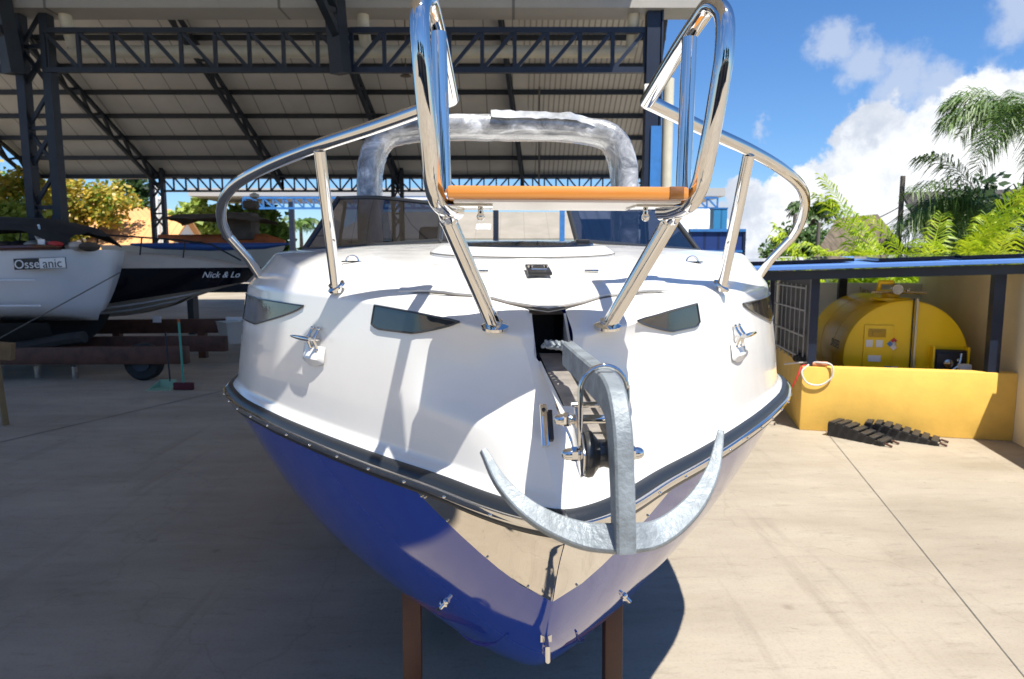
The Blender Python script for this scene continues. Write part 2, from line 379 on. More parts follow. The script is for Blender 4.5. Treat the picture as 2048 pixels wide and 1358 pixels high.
M['yellow_tank'] = mat("yellow_tank_paint", (.92, .60, .006), .35, var=.05, vscale=2)
M['cream_wall'] = mat("cream_wall_paint", (.80, .69, .47), .75, var=.08, vscale=1.4, bump=.1, bscale=25)
M['white_wall'] = mat("white_wall_paint", (.80, .80, .77), .75, var=.08, vscale=1.4)
M['ramp'] = mat("black_ramp_steel", (.022, .022, .024), .5, var=.4, vscale=20)
M['rust_brown'] = mat("brown_trailer_paint", (.075, .026, .014), .5, var=.3, vscale=5)
M['rust_dark'] = mat("old_brown_paint", (.085, .033, .018), .6, var=.4, vscale=5)
M['tyre'] = mat("tyre_rubber", (.018, .018, .018), .8, bump=.3, bscale=40)
M['boat_white'] = mat("boat_white", (.80, .79, .79), .3, var=.04, vscale=1.5, coat=.3)
M['boat_cream'] = mat("boat_cream", (.55, .50, .43), .4, var=.06)
M['boat_navy'] = mat("boat_navy", (.006, .007, .013), .2, coat=.5)
M['antifoul'] = mat("black_antifouling", (.012, .013, .012), .8, var=.4)
M['canvas_dark'] = mat("dark_canvas", (.02, .019, .018), .85, var=.4, vscale=4, bump=.5, bscale=6)
M['canvas_brown'] = mat("brown_canvas", (.10, .075, .055), .85, var=.3, vscale=4, bump=.4, bscale=6)
M['orange'] = mat("orange_canvas", (.42, .10, .022), .7, var=.3, vscale=2)
M['kayak_blue'] = mat("kayak_blue", (.02, .075, .25), .35)
M['teal'] = mat("teal_plastic", (.05, .34, .24), .4)
M['mint'] = mat("mint_plastic", (.24, .40, .28), .4)
M['maroon'] = mat("maroon_bristle", (.09, .012, .02), .8)
M['white'] = mat("white_paint", (.78, .78, .76), .5)
M['black'] = mat("black_paint", (.012, .012, .014), .5)
M['red'] = mat("red_paint", (.5, .03, .03), .5)
M['label_blue'] = mat("label_blue", (.05, .2, .5), .5)
M['tile_orange'] = sheet_mat("orange_roof_tiles", (.66, .33, .13), 'X', .45, .18, .8, .8)
M['pink_wall'] = mat("pale_pink_wall", (.60, .47, .38), .8, var=.08)
M['beige_roof'] = sheet_mat("beige_roof_sheets", (.27, .24, .195), 'X', 2.0, .02, .7, .8)
M['dark_roof'] = sheet_mat("dark_roof_tiles", (.045, .04, .035), 'X', .35, .25, .5, .8)
M['thatch'] = mat("weathered_thatch", (.12, .095, .07), .95, var=.5, vscale=3, bump=.8, bscale=12, stretch=(8, 1, 1))
M['white_roof'] = sheet_mat("white_ribbed_roof", (.55, .57, .57), 'X', .6, .25, .75, .5)
M['blue_panel'] = sheet_mat("blue_ribbed_panel", (.03, .20, .42), 'X', .35, .18, .6, .5)
M['navy_panel'] = sheet_mat("navy_ribbed_panel", (.012, .04, .18), 'X', .4, .2, .5, .5)
M['bark'] = mat("bark", (.12, .09, .06), .9, var=.4, vscale=6, bump=.6, bscale=14)
M['pole'] = mat("weathered_pole", (.13, .115, .10), .9, var=.2)
M['leaf_yellow'] = leaf_mat("yellow_green_leaves", (.09, .20, .015), (.62, .40, .05), .9)
M['leaf_light'] = leaf_mat("light_green_leaves", (.08, .16, .015), (.42, .50, .10), .7)
M['leaf_mid'] = leaf_mat("mid_green_leaves", (.022, .055, .012), (.10, .19, .03), .6)
M['leaf_dark'] = leaf_mat("dark_green_leaves", (.012, .032, .010), (.05, .10, .02), .6)
M['palm_green'] = leaf_mat("palm_leaflets", (.03, .08, .015), (.17, .28, .05), .8, .3)
M['areca'] = leaf_mat("bright_palm_leaflets", (.14, .30, .010), (.58, .66, .03), .9, .45)
M['areca_dry'] = leaf_mat("dry_palm_leaflets", (.3, .16, .05), (.5, .33, .12), .9, .3)
M['grille'] = mat("grey_grille", (.30, .30, .30), .5)
M['cable_red'] = mat("red_cable", (.5, .03, .02), .5)
M['cable_white'] = mat("white_cable", (.6, .58, .55), .5)
M['solar'] = mat("solar_glass", (.01, .012, .02), .1, coat=1)
M['roof_blue'] = mat("blue_roof_edge", (.10, .22, .55), .4)
M['tan_fabric'] = mat("dark_upholstery", (.03, .03, .035), .7)

# ------------------------------------------------------------------ setting: ground
g = MB(); g.add([(-400, -200, 0), (400, -200, 0), (400, 700, 0), (-400, 700, 0)], [(0, 1, 2, 3)])
struct(g.build('ground', M['concrete'], fixn=False))
jn = MB()
def joint(p, q, w=.012):
    p, q = Vector(p), Vector(q); d = (q - p).normalized(); nn = Vector((-d.y, d.x, 0)) * w / 2; z = Vector((0, 0, .004))
    jn.add([p - nn + z, q - nn + z, q + nn + z, p + nn + z], [(0, 1, 2, 3)])
u_ = (Vector((3.61, 7.71, 0)) - Vector((2.42, 3.04, 0))).normalized()
joint(Vector((2.42, 3.04, 0)) - u_ * 6, Vector((3.61, 7.71, 0)) + u_ * 12, .006)
u2 = Vector((.95, 2.35, 0)).normalized()
joint(Vector((-4.56, 9.51, 0)) - u2 * 9, Vector((-4.56, 9.51, 0)) + u2 * 5, .02)
struct(jn.build('slab_joint', M['joint'], fixn=False))


# ------------------------------------------------------------------ the motorboat (local x = starboard of the picture, y = aft, z = up)
BX, BY, KY = .113, 1.40, .066
boat = thing('motorboat', 'white and royal blue motorboat standing bow first on trailer in the foreground', 'motorboat', (BX, BY, 0), math.atan(KY))
bangle = math.atan(KY)
WS = [0, .03, .06, .12, .26, .46, .73, 1.0, 1.33, 1.66, 2.2, 3, 7.5]; WV = [0, .055, .095, .155, .272, .455, .68, .885, 1.10, 1.235, 1.30, 1.32, 1.28]
KS = [0, .1, .2, .35, .5, .65, .9, 1.3, 2, 4, 7.5]; KV = [1.355, 1.25, 1.115, .915, .765, .66, .54, .45, .39, .355, .355]
def half_w(s): return spline(s, WS, WV)
def keel_z(s): return spline(s, KS, KV)
def qexp(s): return lerp(.85, .36, min(1, s / 1.6))
SH = 1.362
def hull_pt(s, u, sg, off=0):
    w, k, q = half_w(s), keel_z(s), qexp(s)
    p = Vector((sg * w * u ** q, s, k + (SH - k) * u))
    if off:
        e = 1e-3; s2 = max(s, .012)
        a = hull_pt(s2 + e, u, sg) - hull_pt(s2 - e, u, sg)
        uu = min(max(u, .02), .995); b = hull_pt(s2, uu + e, sg) - hull_pt(s2, uu - e, sg)
        n = a.cross(b).normalized()
        if n.x * sg < 0: n = -n
        p = p + n * off
    return p
hs_ = [0, .004, .01, .018, .03, .045, .06, .08, .1, .125, .15, .175, .2, .235, .27, .31, .35, .4, .45, .5, .56, .62, .68, .75, .82, .9, 1, 1.1, 1.2, 1.3, 1.45, 1.6, 1.8, 2, 2.3, 2.7, 3.2, 4, 5, 6, 7.5]
us_ = [0, .004, .012, .025, .045, .07, .1, .14, .18, .23, .28, .34, .4, .47, .54, .61, .68, .75, .82, .88, .94, 1]
hm = MB()
for sg in (-1, 1):
    hm.grid([[hull_pt(s, u, sg) for u in us_] for s in hs_], flip=sg > 0)
tr = [hull_pt(7.5, u, -1) for u in us_][::-1] + [hull_pt(7.5, u, 1) for u in us_][1:]
hm.add(tr, [tuple(range(len(tr)))])
hull = hm.build('hull', M['hull_blue'], boat, angle=50)
# V shaped steel chafe plate on the stem
def plate_low(s): return keel_z(s) if s < .2 else lerp(1.115, SH, (s - .2) / .14)
pm = MB()
for sg in (-1, 1):
    rows = []
    for s in [0, .01, .02, .035, .05, .07, .09, .11, .13, .15, .17, .19, .2, .22, .24, .26, .28, .30, .32, .3395]:
        k = keel_z(s); ul = max(0, (plate_low(s) - k) / (SH - k)); 
        rows.append([hull_pt(s, lerp(ul, 1, j / 14), sg, .0035) for j in range(15)])
    pm.grid(rows, flip=sg > 0)
plate = pm.build('bow_plate', M['steel_plate'], boat, angle=60)
for sg in (-1, 1):
    for s, dz in ((.205, .03), (.245, .02), (.29, .02), (.315, .03), (.325, .012)):
        k = keel_z(s); rv = MB(); rv.ball(hull_pt(s, (plate_low(s) + dz - k) / (SH - k), sg, .005), .0035, 8, 6); rv.build('rivet', M['steel_dull'], plate)
# spray strake moulded along the bottom
for sg in (-1, 1):
    sk = MB(); pts = []
    for i in range(30):
        s = .42 + i * .12; k = keel_z(s); pts.append(hull_pt(s, interp(s, [.4, 1.2, 4], [.13, .07, .03]), sg, .002))
    sk.tube(pts, [.003 + .006 * min(1, i / 5) for i in range(30)], 8); sk.build('spray_strake', M['hull_blue'], boat)
# rub rail
def rub_curve(n=120, smax=7.4, off=0):
    P = []
    for i in range(n):
        x = i / (n - 1); s = smax * x ** 2.2; w = half_w(s)
        e = max(s, .002); tx = half_w(e + .002) - half_w(e - .0015); tn = Vector((.0035, -tx)).normalized() if s > .003 else Vector((0.15, -1)).normalized()
        P.append((Vector((w + tn.x * off, s + tn.y * off, 0)), tn))
    full = [(Vector((-p.x, p.y, 0)), Vector((-t.x, t.y))) for p, t in P[:0:-1]] + P
    return full
def sweep_rub(prof, name, m, parent, extra=None):
    mb = MB(); rows = []
    for p, t in rub_curve():
        rows.append([Vector((p.x + t.x * o, p.y + t.y * o, z)) for o, z in prof + prof[:1]])
    mb.grid(rows)
    if extra: extra(mb)
    return mb.build(name, m, parent, angle=50)
RZ = 1.390
rub = sweep_rub([(-.02, RZ+.03), (.006, RZ+.031), (.020, RZ+.024), (.027, RZ+.012), (.027, RZ-.014), (.022, RZ-.026), (.008, RZ-.031), (-.02, RZ-.03)], 'rub_rail', M['rub_grey'], boat)
strip_prof = [(.024, RZ+.011), (.0345, RZ+.0105), (.0375, RZ+.0085), (.0378, RZ+.004), (.0365, RZ-.002), (.034, RZ-.008), (.030, RZ-.012), (.024, RZ-.0145)]
def screws(mb):
    c = rub_curve(400)
    acc = 0; last = None
    for p, t in c:
        if last is not None:
            acc += (p - last).length
            if acc > .155 and p.y < 3.2: acc = 0; mb.ball((p.x + t.x * .037, p.y + t.y * .037, RZ - .002), .0042, 8, 6)
        last = p
sweep_rub(strip_prof, 'rub_strip', M['steel'], rub, screws)

# ---- deck moulding
ST = [  # rub s, then shoulder(t,s,z), tier edge, inner, centre(t,s,z)
 (.012, (.078,.218,1.772), (.068,.238,1.785), (.057,.285,1.800), (.047,.335,1.816)),
 (.060, (.122,.243,1.779), (.108,.266,1.789), (.080,.31,1.810), (.047,.345,1.824)),
 (.160, (.196,.284,1.792), (.170,.316,1.803), (.12,.355,1.829), (.0,.37,1.842)),
 (.260, (.268,.345,1.806), (.235,.375,1.818), (.16,.40,1.850), (.0,.41,1.862)),
 (.400, (.345,.430,1.816), (.315,.455,1.832), (.22,.47,1.868), (.0,.48,1.885)),
 (.550, (.455,.560,1.830), (.42,.58,1.862), (.31,.58,1.890), (.0,.58,1.905)),
 (.730, (.602,.735,1.838), (.56,.745,1.868), (.42,.735,1.915), (.0,.72,1.935)),
 (1.00, (.805,1.0,1.842), (.745,1.0,1.912), (.50,1.0,1.955), (.0,1.0,1.968)),
 (1.33, (1.015,1.33,1.845), (.92,1.33,1.960), (.58,1.33,1.988), (.0,1.33,1.998)),
 (1.66, (1.15,1.66,1.848), (1.03,1.66,1.982), (.66,1.66,2.005), (.0,1.66,2.025)),
 (2.2, (1.21,2.2,1.85), (1.09,2.2,1.995), (.7,2.2,2.02), (.0,2.1,2.045)),
 (3.0, (1.23,3.0,1.85), (1.10,3.0,1.995), (.72,3.0,2.005), (.0,3.0,2.01)),
 (7.3, (1.20,7.3,1.85), (1.08,7.3,1.995), (.7,7.3,2.0), (.0,7.3,2.0))]
def deck_station(sr):
    xs = [a[0] for a in ST]
    g_ = lambda k, c: spline(sr, xs, [a[k][c] for a in ST])
    w = half_w(sr)
    e = max(sr, .004); tx = (half_w(e + .002) - half_w(e - .002)) / .004; n = Vector((1, -tx, 0)).normalized()
    if sr < .02: n = Vector((.35, -1, 0)).normalized()
    rubp = Vector((w, sr, 0))
    c0 = rubp + n * .004 + Vector((0, 0, RZ + .022)); c1 = rubp - n * .004 + Vector((0, 0, RZ + .036)); c2 = rubp - n * .022 + Vector((0, 0, RZ + .052))
    K = [Vector((g_(k, 0), g_(k, 1), g_(k, 2))) for k in (1, 2, 3, 4)]
    c2b = c2.lerp(K[0], .06)
    ch = []
    for f in (.16, .30, .42, .54, .66, .78, .88, .95):            # the cheek bulges a little
        p = c2b.lerp(K[0], f); p += n * .005 * math.sin(math.pi * f)
        if f > .3 and sr < .40: p -= n * .030 * math.sin(math.pi * (f - .3) / .7) ** .8 * min(1, (.40 - sr) / .18)   # hollow under the pulpit feet
        ch.append(p)
    return [c0, c1, c2, c2b] + ch + K, n
def soften(pl, rad):
    out = [pl[0]]
    for i in range(1, len(pl) - 1):
        a, b, c = pl[i-1], pl[i], pl[i+1]
        la, lc = (a - b).length, (c - b).length
        r1, r2 = min(rad, la * .42), min(rad, lc * .42)
        p, q = b + (a - b).normalized() * r1, b + (c - b).normalized() * r2
        for k in range(4):
            t = k / 3; out.append((1-t)**2 * p + 2*t*(1-t) * b + t*t * q)
    out.append(pl[-1]); return out
srs = [.012, .02, .03, .04, .05, .06, .075, .09, .11, .13, .15, .175, .2, .23, .26, .3, .34, .38, .42, .46, .5, .55, .6, .66, .73, .8, .87, .94, 1.0, 1.08, 1.16, 1.24, 1.33, 1.42, 1.5, 1.58, 1.66, 1.8, 2.0, 2.2, 2.5, 3.0, 4.0, 5.5, 7.3]
dk = MB()
for sg in (-1, 1):
    rows = []
    for sr in srs:
        pl, n = deck_station(sr); pl = soften(pl, .013)
        rows.append([Vector((p.x * sg, p.y, p.z)) for p in pl])
    dk.grid(rows, flip=sg > 0)
# prow face between the two ridges, notched for the anchor channel
pl0, _ = deck_station(.012); pl0 = soften(pl0, .010)
NJ = len(pl0)
def face_inner(p):        # inner edge of each prow half: runs up to the channel side
    f = max(0, min(1, (p.z - 1.665) / .06))
    return Vector((.047 * f, p.y - .004 * (1 - f), p.z))
for sg in (-1, 1):
    rows = []
    for k in range(6):
        f = k / 5; rows.append([Vector((lerp(p.x, face_inner(p).x, f) * sg, lerp(p.y, face_inner(p).y, f), p.z)) for p in pl0])
    dk.grid(rows, flip=sg < 0)
deck = dk.build('deck', M['gel'], boat, angle=60)
BV = BVHTree.FromPolygons([v.co for v in deck.data.vertices], [p.vertices[:] for p in deck.data.polygons])
def deck_z(t, s):
    h = BV.ray_cast(Vector((t, s, 3)), Vector((0, 0, -1)))
    return h[0].z if h[0] else 1.9
def cheek(sr, z, sg, off=0):
    pl, n = deck_station(sr); pl = pl[2:13]
    for a, b in zip(pl, pl[1:]):
        if a.z <= z <= b.z:
            p = a.lerp(b, (z - a.z) / (b.z - a.z)); break
    else: p = pl[-1]
    d = (pl[-1] - pl[0]).normalized(); tn = Vector((-n.y, n.x, 0)); nn = tn.cross(d); nn = nn if nn.dot(n) > 0 else -nn
    p = p + nn.normalized() * off
    return Vector((p.x * sg, p.y, p.z)), Vector((nn.x * sg, nn.y, nn.z)).normalized()
# hull side windows
def window(sg, s0, s1, ztop, zbot):
    mb = MB(); rows = []; n = 22
    for i in range(n + 1):
        x = i / n; sr = lerp(s0, s1, x); a, b = ztop(x), zbot(x)
        rows.append([cheek(sr, lerp(b, a, j / 6), sg, .0035)[0] for j in range(7)])
    mb.grid(rows, flip=sg < 0); rim = [r[0] for r in rows] + rows[-1][1:] + [r[-1] for r in rows[::-1]][1:]
    o = mb.build('hull_window', M['darkglass'], boat, angle=80)
    gm = MB(); gm.tube(rim, .0028, 6, closed=True); gm.build('gasket', M['rubber'], o)
    return o
for sg in (-1, 1):
    window(sg, .195, .56, lambda x: lerp(1.800, 1.822, x), lambda x: lerp(1.800, 1.757, min(1, (x / .55)) ** .7) + (.012 * max(0, (x - .9) / .1) ** 2))
    window(sg, .90, 1.66, lambda x: lerp(1.800, 1.806, x), lambda x: lerp(1.800, 1.705, min(1, (x / .5)) ** .75))
# anchor locker lid
def conform(outline, lift, name, m, parent, n=14):
    # outline: list of (s, t_half) ; a patch lying on the deck
    mb = MB(); rows = []
    for s, th in outline:
        rows.append([Vector((th * (2 * j / n - 1), s + (abs(2 * j / n - 1) * th) * 0, 0)) for j in range(n + 1)])
    for r in rows:
        for v in r: v.z = deck_z(v.x, v.y) + lift
    top = rows; mb.grid(top)
    edge = [r[0] for r in top] + top[-1][1:-1] + [r[-1] for r in top[::-1]] + top[0][-2:0:-1]
    lo = [e + Vector((0, 0, -lift - .004)) for e in edge]; k = len(edge)
    mb.add(edge + lo, [(i, (i + 1) % k, k + (i + 1) % k, k + i) for i in range(k)])
    return mb.build(name, m, parent, angle=50)
def lid_rows():
    rows = []
    for i in range(17):
        f = i / 16
        row = []
        for j in range(25):
            x = 2 * j / 24 - 1; th = lerp(.40, .30, f); fr = .325 + .235 * abs(x) ** 1.15; bk = .80 + .03 * (1 - x * x)
            t = x * th; s = lerp(fr, max(bk, fr + .03), f); row.append(Vector((t, s, 0)))
        rows.append(row)
    return rows
lm = MB(); lr = lid_rows()
for r in lr:
    for v in r:
        pass
for j in range(25):
    zf = lerp(1.832, 1.884, abs(lr[0][j].x) / .40); zb_ = deck_z(lr[-1][j].x, lr[-1][j].y) + .006
    for i in range(17):
        f = i / 16; v = lr[i][j]; zz = lerp(zf, zb_, f) + .012 * math.sin(math.pi * f); v.z = max(zz, (deck_z(v.x, v.y) + .006) if abs(v.x) > .055 or v.y > .42 else 0); ew = max(0, min(1, (abs(v.x) - .27) / .10)); v.z = lerp(v.z, deck_z(v.x, v.y) + .005, ew)
lm.grid(lr)
fe = lr[0]; lm.add(fe + [v + Vector((0, 0.003, -.014 * max(.3, 1 - (abs(v.x) / .41) ** 3))) for v in fe], [(i, i + 1, 26 + i, 25 + i) for i in range(24)])
lid = lm.build('locker_lid', M['gel'], boat, angle=50)
sm = MB(); sm.tube([v + Vector((0, -.003, -.0075)) for v in fe], [.0034 * max(.12, 1 - (abs(v.x) / .41) ** 3) for v in fe], 6); sm.build('lid_seam', M['seam'], lid)
zl = deck_z(0, .57) + .016
LT = Matrix.Rotation(math.atan2(deck_z(0, .62) - deck_z(0, .52), .10), 3, 'X'); la = MB(); la.box((0, .57, zl + .003), (.068, .11, .010), M=LT); latch = la.build('latch', M['plastic_black'], lid, bevel=.003)
for x in (-.022, .022): lb = MB(); lb.lathe([(.008, 0), (.008, .006), (.004, .008)], (x, .575, zl + .009), 12); lb.build('screw', M['steel'], latch)
lb = MB(); lb.tube([(-.022, .545, zl + .004), (.022, .545, zl + .004)], .004, 8); lb.build('latch_pin', M['steel'], latch)
for x in (-.163, .163):
    hb = MB(); hb.box((x, .62, deck_z(x, .62) + .012), (.042, .014, .008)); hb.build('hinge', M['steel'], lid, bevel=.002)
# hawse opening and anchor channel
hw = MB(); hw.add([(-.045, .335, 1.70), (.045, .335, 1.70), (.045, .335, 1.812), (-.045, .335, 1.812), (-.045, .55, 1.70), (.045, .55, 1.70), (.045, .55, 1.825), (-.045, .55, 1.825)],
    [(4, 5, 6, 7), (0, 4, 7, 3), (1, 2, 6, 5), (0, 1, 5, 4), (3, 7, 6, 2)]); hw.build('hawse_opening', M['plastic_black'], boat, smooth=False, fixn=False)
for sg in (-1, 1):
    cs = MB(); cs.add([(sg*.047, .335, 1.815), (sg*.047, .215, 1.725), (sg*.047, .185, 1.67), (sg*.047, .335, 1.67),
                       (sg*.041, .335, 1.815), (sg*.041, .215, 1.725), (sg*.041, .185, 1.67), (sg*.041, .335, 1.67)],
                      [(0,1,2,3), (7,6,5,4), (0,4,5,1), (1,5,6,2)]); cs.build('channel_side', M['gel'], boat, smooth=False)
# bow roller
rl = MB()
def zc(s): return lerp(1.712, 1.645, (.33 - s) / .73)
fl_ = MB(); fl_.add([(x, s, zc(s) + d) for d in (0, -.005) for s in (.335, -.31) for x in (-.034, .034)], [(0,1,3,2), (4,6,7,5), (0,2,6,4), (1,5,7,3), (2,3,7,6), (0,4,5,1)])
for sg in (-1, 1):
    poly = [(sg*.034, .26, zc(.26)), (sg*.034, .26, zc(.26)+.022), (sg*.034, .05, zc(.05)+.022), (sg*.034, -.20, zc(-.2)+.028), (sg*.034, -.30, 1.712), (sg*.034, -.335, 1.716), (sg*.034, -.352, 1.70),
            (sg*.034, -.40, 1.690), (sg*.034, -.425, 1.665), (sg*.034, -.42, 1.635), (sg*.034, -.395, 1.622), (sg*.034, -.36, 1.628), (sg*.034, -.30, zc(-.3)-.004)]
    rl.prism(poly, (-.002, 0, 0), (.002, 0, 0))
roller = rl.build('bow_roller', M['steel'], boat, bevel=.0008)
fl_.build('channel_floor', mat('brushed_steel', (.34, .31, .28), .45, .35, var=.25, vscale=30), roller, smooth=False)
wm = MB(); rot = Matrix.Rotation(R(90), 3, 'Y')
wm.lathe([(.012, -.030), (.034, -.030), (.036, -.024), (.035, -.018), (.022, -.008), (.020, 0), (.022, .008), (.035, .018), (.036, .024), (.034, .030), (.012, .030)], (0, -.388, 1.657), 28, rot)
wm.build('roller_wheel', M['rubber'], roller)
def cap_nut(x, s, z, sg):
    m = MB(); d = Matrix.Rotation(R(90) * sg, 3, 'Y')
    m.lathe([(.010, 0), (.010, .003)], (x, s, z), 20, d)
    m.lathe([(.0115, .003), (.0115, .012)], (x, s, z), 6, d)
    m.lathe([(.0095, .012), (.0095, .017), (.008, .0225), (.005, .026), (.001, .0272)], (x, s, z), 20, d)
    m.build('cap_nut', M['steel'], roller, angle=40)
for sg in (-1, 1): cap_nut(sg * .0365, -.388, 1.657, sg)
cap_nut(-.040, -.322, 1.695, -1)
ax = MB(); ax.cyl((-.040, -.322, 1.695), (.034, -.322, 1.695), .0075, 16); ax.cyl((-.034, -.29, 1.712), (.034, -.29, 1.712), .005, 12); ax.build('axle_bolt', M['steel'], roller)
hp = MB(); hp.tube([(-.036, -.392, 1.672), (-.036, -.390, 1.745)] + [(-.036 * math.cos(a), -.388, 1.752 + .040 * math.sin(a)) for a in [math.pi * i / 16 for i in range(17)]] + [(.036, -.390, 1.745), (.036, -.392, 1.672)], .0042, 12)
hp.build('hoop', M['steel'], roller)
# navigation light on the prow face
nl = MB(); nl.box((-.036, .085, 1.585), (.016, .014, .098), M=Matrix.Rotation(R(-33), 3, 'X')); nv = nl.build('navigation_light', M['steel'], boat, bevel=.002)
nl = MB(); nl.box((-.022, .083, 1.585), (.010, .018, .07), M=Matrix.Rotation(R(-33), 3, 'X')); nl.ball((-.036, .098, 1.618), .005, 8, 6); nl.build('lens', M['plastic_black'], nv, bevel=.002)
# cleats in their recesses
for sg in (-1, 1):
    p, n = cheek(.80, 1.70, sg, .004); up = Vector((0, 0, 1)); along = up.cross(n).normalized()
    if along.y < 0: along = -along
    upn = n.cross(along); upn = upn if upn.z > 0 else -upn
    c = MB()
    for k in (-.022, .022):
        b = p + along * k
        c.tube([b + upn * .03 + n * .004, b + upn * .012 + n * .012, b + n * .020], [.005, .006, .0065], 10); c.tube([b - upn * .03 + n * .004, b - upn * .012 + n * .012, b + n * .020], [.005, .006, .0065], 10)
        c.ball(b + upn * .034 + n * .003, .007, 10, 6); c.ball(b - upn * .034 + n * .003, .007, 10, 6)
        c.tube([b, b + n * .034], .006, 10)
    c.tube([p + along * x + n * (.036 - abs(x) * .03) for x in (-.03, -.01, .02, .06, .10, .115)], [.006, .0075, .008, .0075, .005, .002], 12)
    c.build('cleat', M['steel'], boat)
    rc = MB(); rows = []
    for i in range(9):
        a = i / 8; x = lerp(-.065, .085, a)
        rows.append([p + along * x + upn * (-.072 - .016 * math.sin(math.pi * a) ) + n * .001, p + along * x + upn * (-.064) + n * (.016 * max(0, math.sin(math.pi * a)) ** .6), p + along * x + upn * -.050 + n * (.012 * max(0, math.sin(math.pi * a)) ** .6), p + along * x + upn * -.02 - n * .002])
    rc.grid(rows); rc.build('cleat_recess', M['gel'], boat)
# deck lifting eyes
for sg in (-1, 1):
    x, y = sg * .60, 1.02; z = deck_z(x, y); e = MB()
    e.tube([(x + .022 * math.cos(a) , y, z + .022 * math.sin(a)) for a in [math.pi * i / 10 for i in range(11)]], .003, 8); e.box((x, y, z + .002), (.07, .02, .004)); e.build('lifting_eye', M['steel'], boat)
# towing eyes and bow eye on the hull
for sg in (-1, 1):
    s = .62; k = keel_z(s); p = hull_pt(s, (.90 - k) / (SH - k), sg, .002); n = (hull_pt(s, (.90 - k) / (SH - k), sg, .1) - p).normalized(); d = Vector((0, 1, -.35)).normalized(); d = (d - n * d.dot(n)).normalized()
    e = MB()
    for a in (-.03, .03): e.ball(p + d * a, .010, 10, 6)
    e.tube([p - d * .03, p - d * .025 + n * .022, p + d * .025 + n * .022, p + d * .03], .006, 10); e.box(p, (.018, .03, .012)); e.build('towing_eye', M['steel'], boat)
e = MB(); sb = .335; zb = keel_z(sb); e.tube([(0, sb - .004, zb + .012), (0, sb - .045, zb + .004), (0, sb - .05, zb - .030), (0, sb + .03, zb - .045)], .0065, 12); e.box((0, sb - .004, zb + .01), (.030, .012, .022)); e.build('bow_eye', M['steel'], boat)
# round hatch
ht = MB(); hx, hy = 0.0, 1.12; hz = 1.978; HTM = Matrix.Rotation(R(4.2), 3, 'X')
ht.lathe([(.335, -.03), (.335, .004), (.325, .012), (.30, .026), (.285, .028), (.270, .029), (.262, .026), (.25, .01)], (hx, hy, hz), 56, HTM, sx=1, sy=.8); hatch = ht.build('hatch', M['gel'], boat, angle=40)
ht = MB(); ht.lathe([(.262, .022), (.255, .034), (.1, .038), (.01, .039)], (hx, hy, hz), 48, HTM, sx=1, sy=.8); ht.build('hatch_glass', M['darkglass'], hatch)
ht = MB(); ht.box((hx + .225, hy + .02, hz + .038), (.05, .035, .02)); ht.build('hatch_handle', M['plastic_black'], hatch, bevel=.005)
ht = MB(); ht.lathe([(.337, 0), (.337, .003)], (hx, hy, hz - .002), 56, HTM, sx=1, sy=.8); ht.build('hatch_seam', M['seam'], hatch)

# ---- pulpit, seat and side rails
TR = .0185
br = MB(); rail_root = None
def rail_side(sg):
    mb = MB()
    S = lambda pts: [(sg * t, s, z) for t, s, z in pts]
    leg = [(.138, .256, 1.786), (.1995, .172, 1.93), (.2435, .112, 2.034)]
    mb.tube(S(leg), TR, 18)
    loop = catmull(S([(.225, .118, 2.055), (.243, .085, 2.055), (.262, .035, 2.068), (.270, .0, 2.10), (.273, -.03, 2.16), (.281, -.055, 2.26), (.287, -.068, 2.35), (.287, -.055, 2.415), (.277, -.015, 2.446), (.268, .04, 2.432), (.258, .12, 2.405)]), 7) 
    corner = Vector((sg * .239, .312, 2.335))
    mb.tube(loop + [corner], TR, 18)
    mb.ball(corner, TR * 1.0, 14, 10)
    rail = [corner] + catmull(S([(.30, .34, 2.318), (.42, .43, 2.295), (.608, .574, 2.264), (.80, .76, 2.232), (.98, .99, 2.195), (1.09, 1.19, 2.145), (1.135, 1.32, 2.085), (1.135, 1.372, 2.045)]), 8)
    mb.tube(rail, TR, 18)
    a = Vector((sg * 1.135, 1.372, 2.045)); mb.ball(a, TR, 14, 10)
    mb.tube([a, Vector((sg * 1.085, 1.44, 1.96)), Vector((sg * 1.05, 1.478, 1.885))], TR * .95, 16)
    rail_o = mb.build('bow_rail', M['steel'], boat, angle=70)
    st = MB(); st.tube(S([(.250, .045, 2.085), (.258, .055, 2.405)]), .0158, 16); st.build('strut', M['steel'], rail_o)
    st = MB(); st.tube(S([(.605, .745, 1.855), (.608, .574, 2.25)]), .0168, 16); st.build('stanchion', M['steel'], rail_o)
    for (t, s, z), d in (((.138, .256, 1.789), .033), ((.605, .745, 1.868), .029)):
        fb = MB(); nrm = Vector((0, -.25, 1)) if s < .5 else Vector((.5 * sg, -.35, .8)); q = nrm.normalized().to_track_quat('Z', 'Y').to_matrix()
        fb.lathe([(d, -.004), (d, .003), (d * .8, .006), (.019, .008), (.019, .016)], (sg * t, s, z), 24, q); fb.build('foot_flange', M['steel'], rail_o)
    kn = MB()
    kn.ball((sg * .2435, .112, 2.036), .0205, 14, 10); kn.tube(S([(.2435, .112, 2.034), (.252, .07, 2.06)]), .017, 14)
    kn.box((sg * .205, .09, 2.0615), (.11, .11, .004)); kn.cyl((sg * .175, .06, 2.062), (sg * .175, .06, 2.040), .006, 8); kn.ball((sg * .175, .06, 2.040), .009, 8, 6)
    kn.build('seat_bracket', M['steel'], rail_o, bevel=.001)
for sg in (-1, 1): rail_side(sg)
pk = MB(); pk.box((0, .10, 2.083), (.486, .24, .026)); seat = pk.build('pulpit_seat', M['teak'], boat, bevel=.006)
pk = MB(); pk.box((.217, .0985, 2.083), (.030, .2425, .0268)); pk.build('end_inlay', M['teak_dark'], seat, bevel=.003)
pk = MB(); pk.box((0, .105, 2.067), (.46, .225, .005)); pk.build('seat_underside', M['white_panel'], seat)

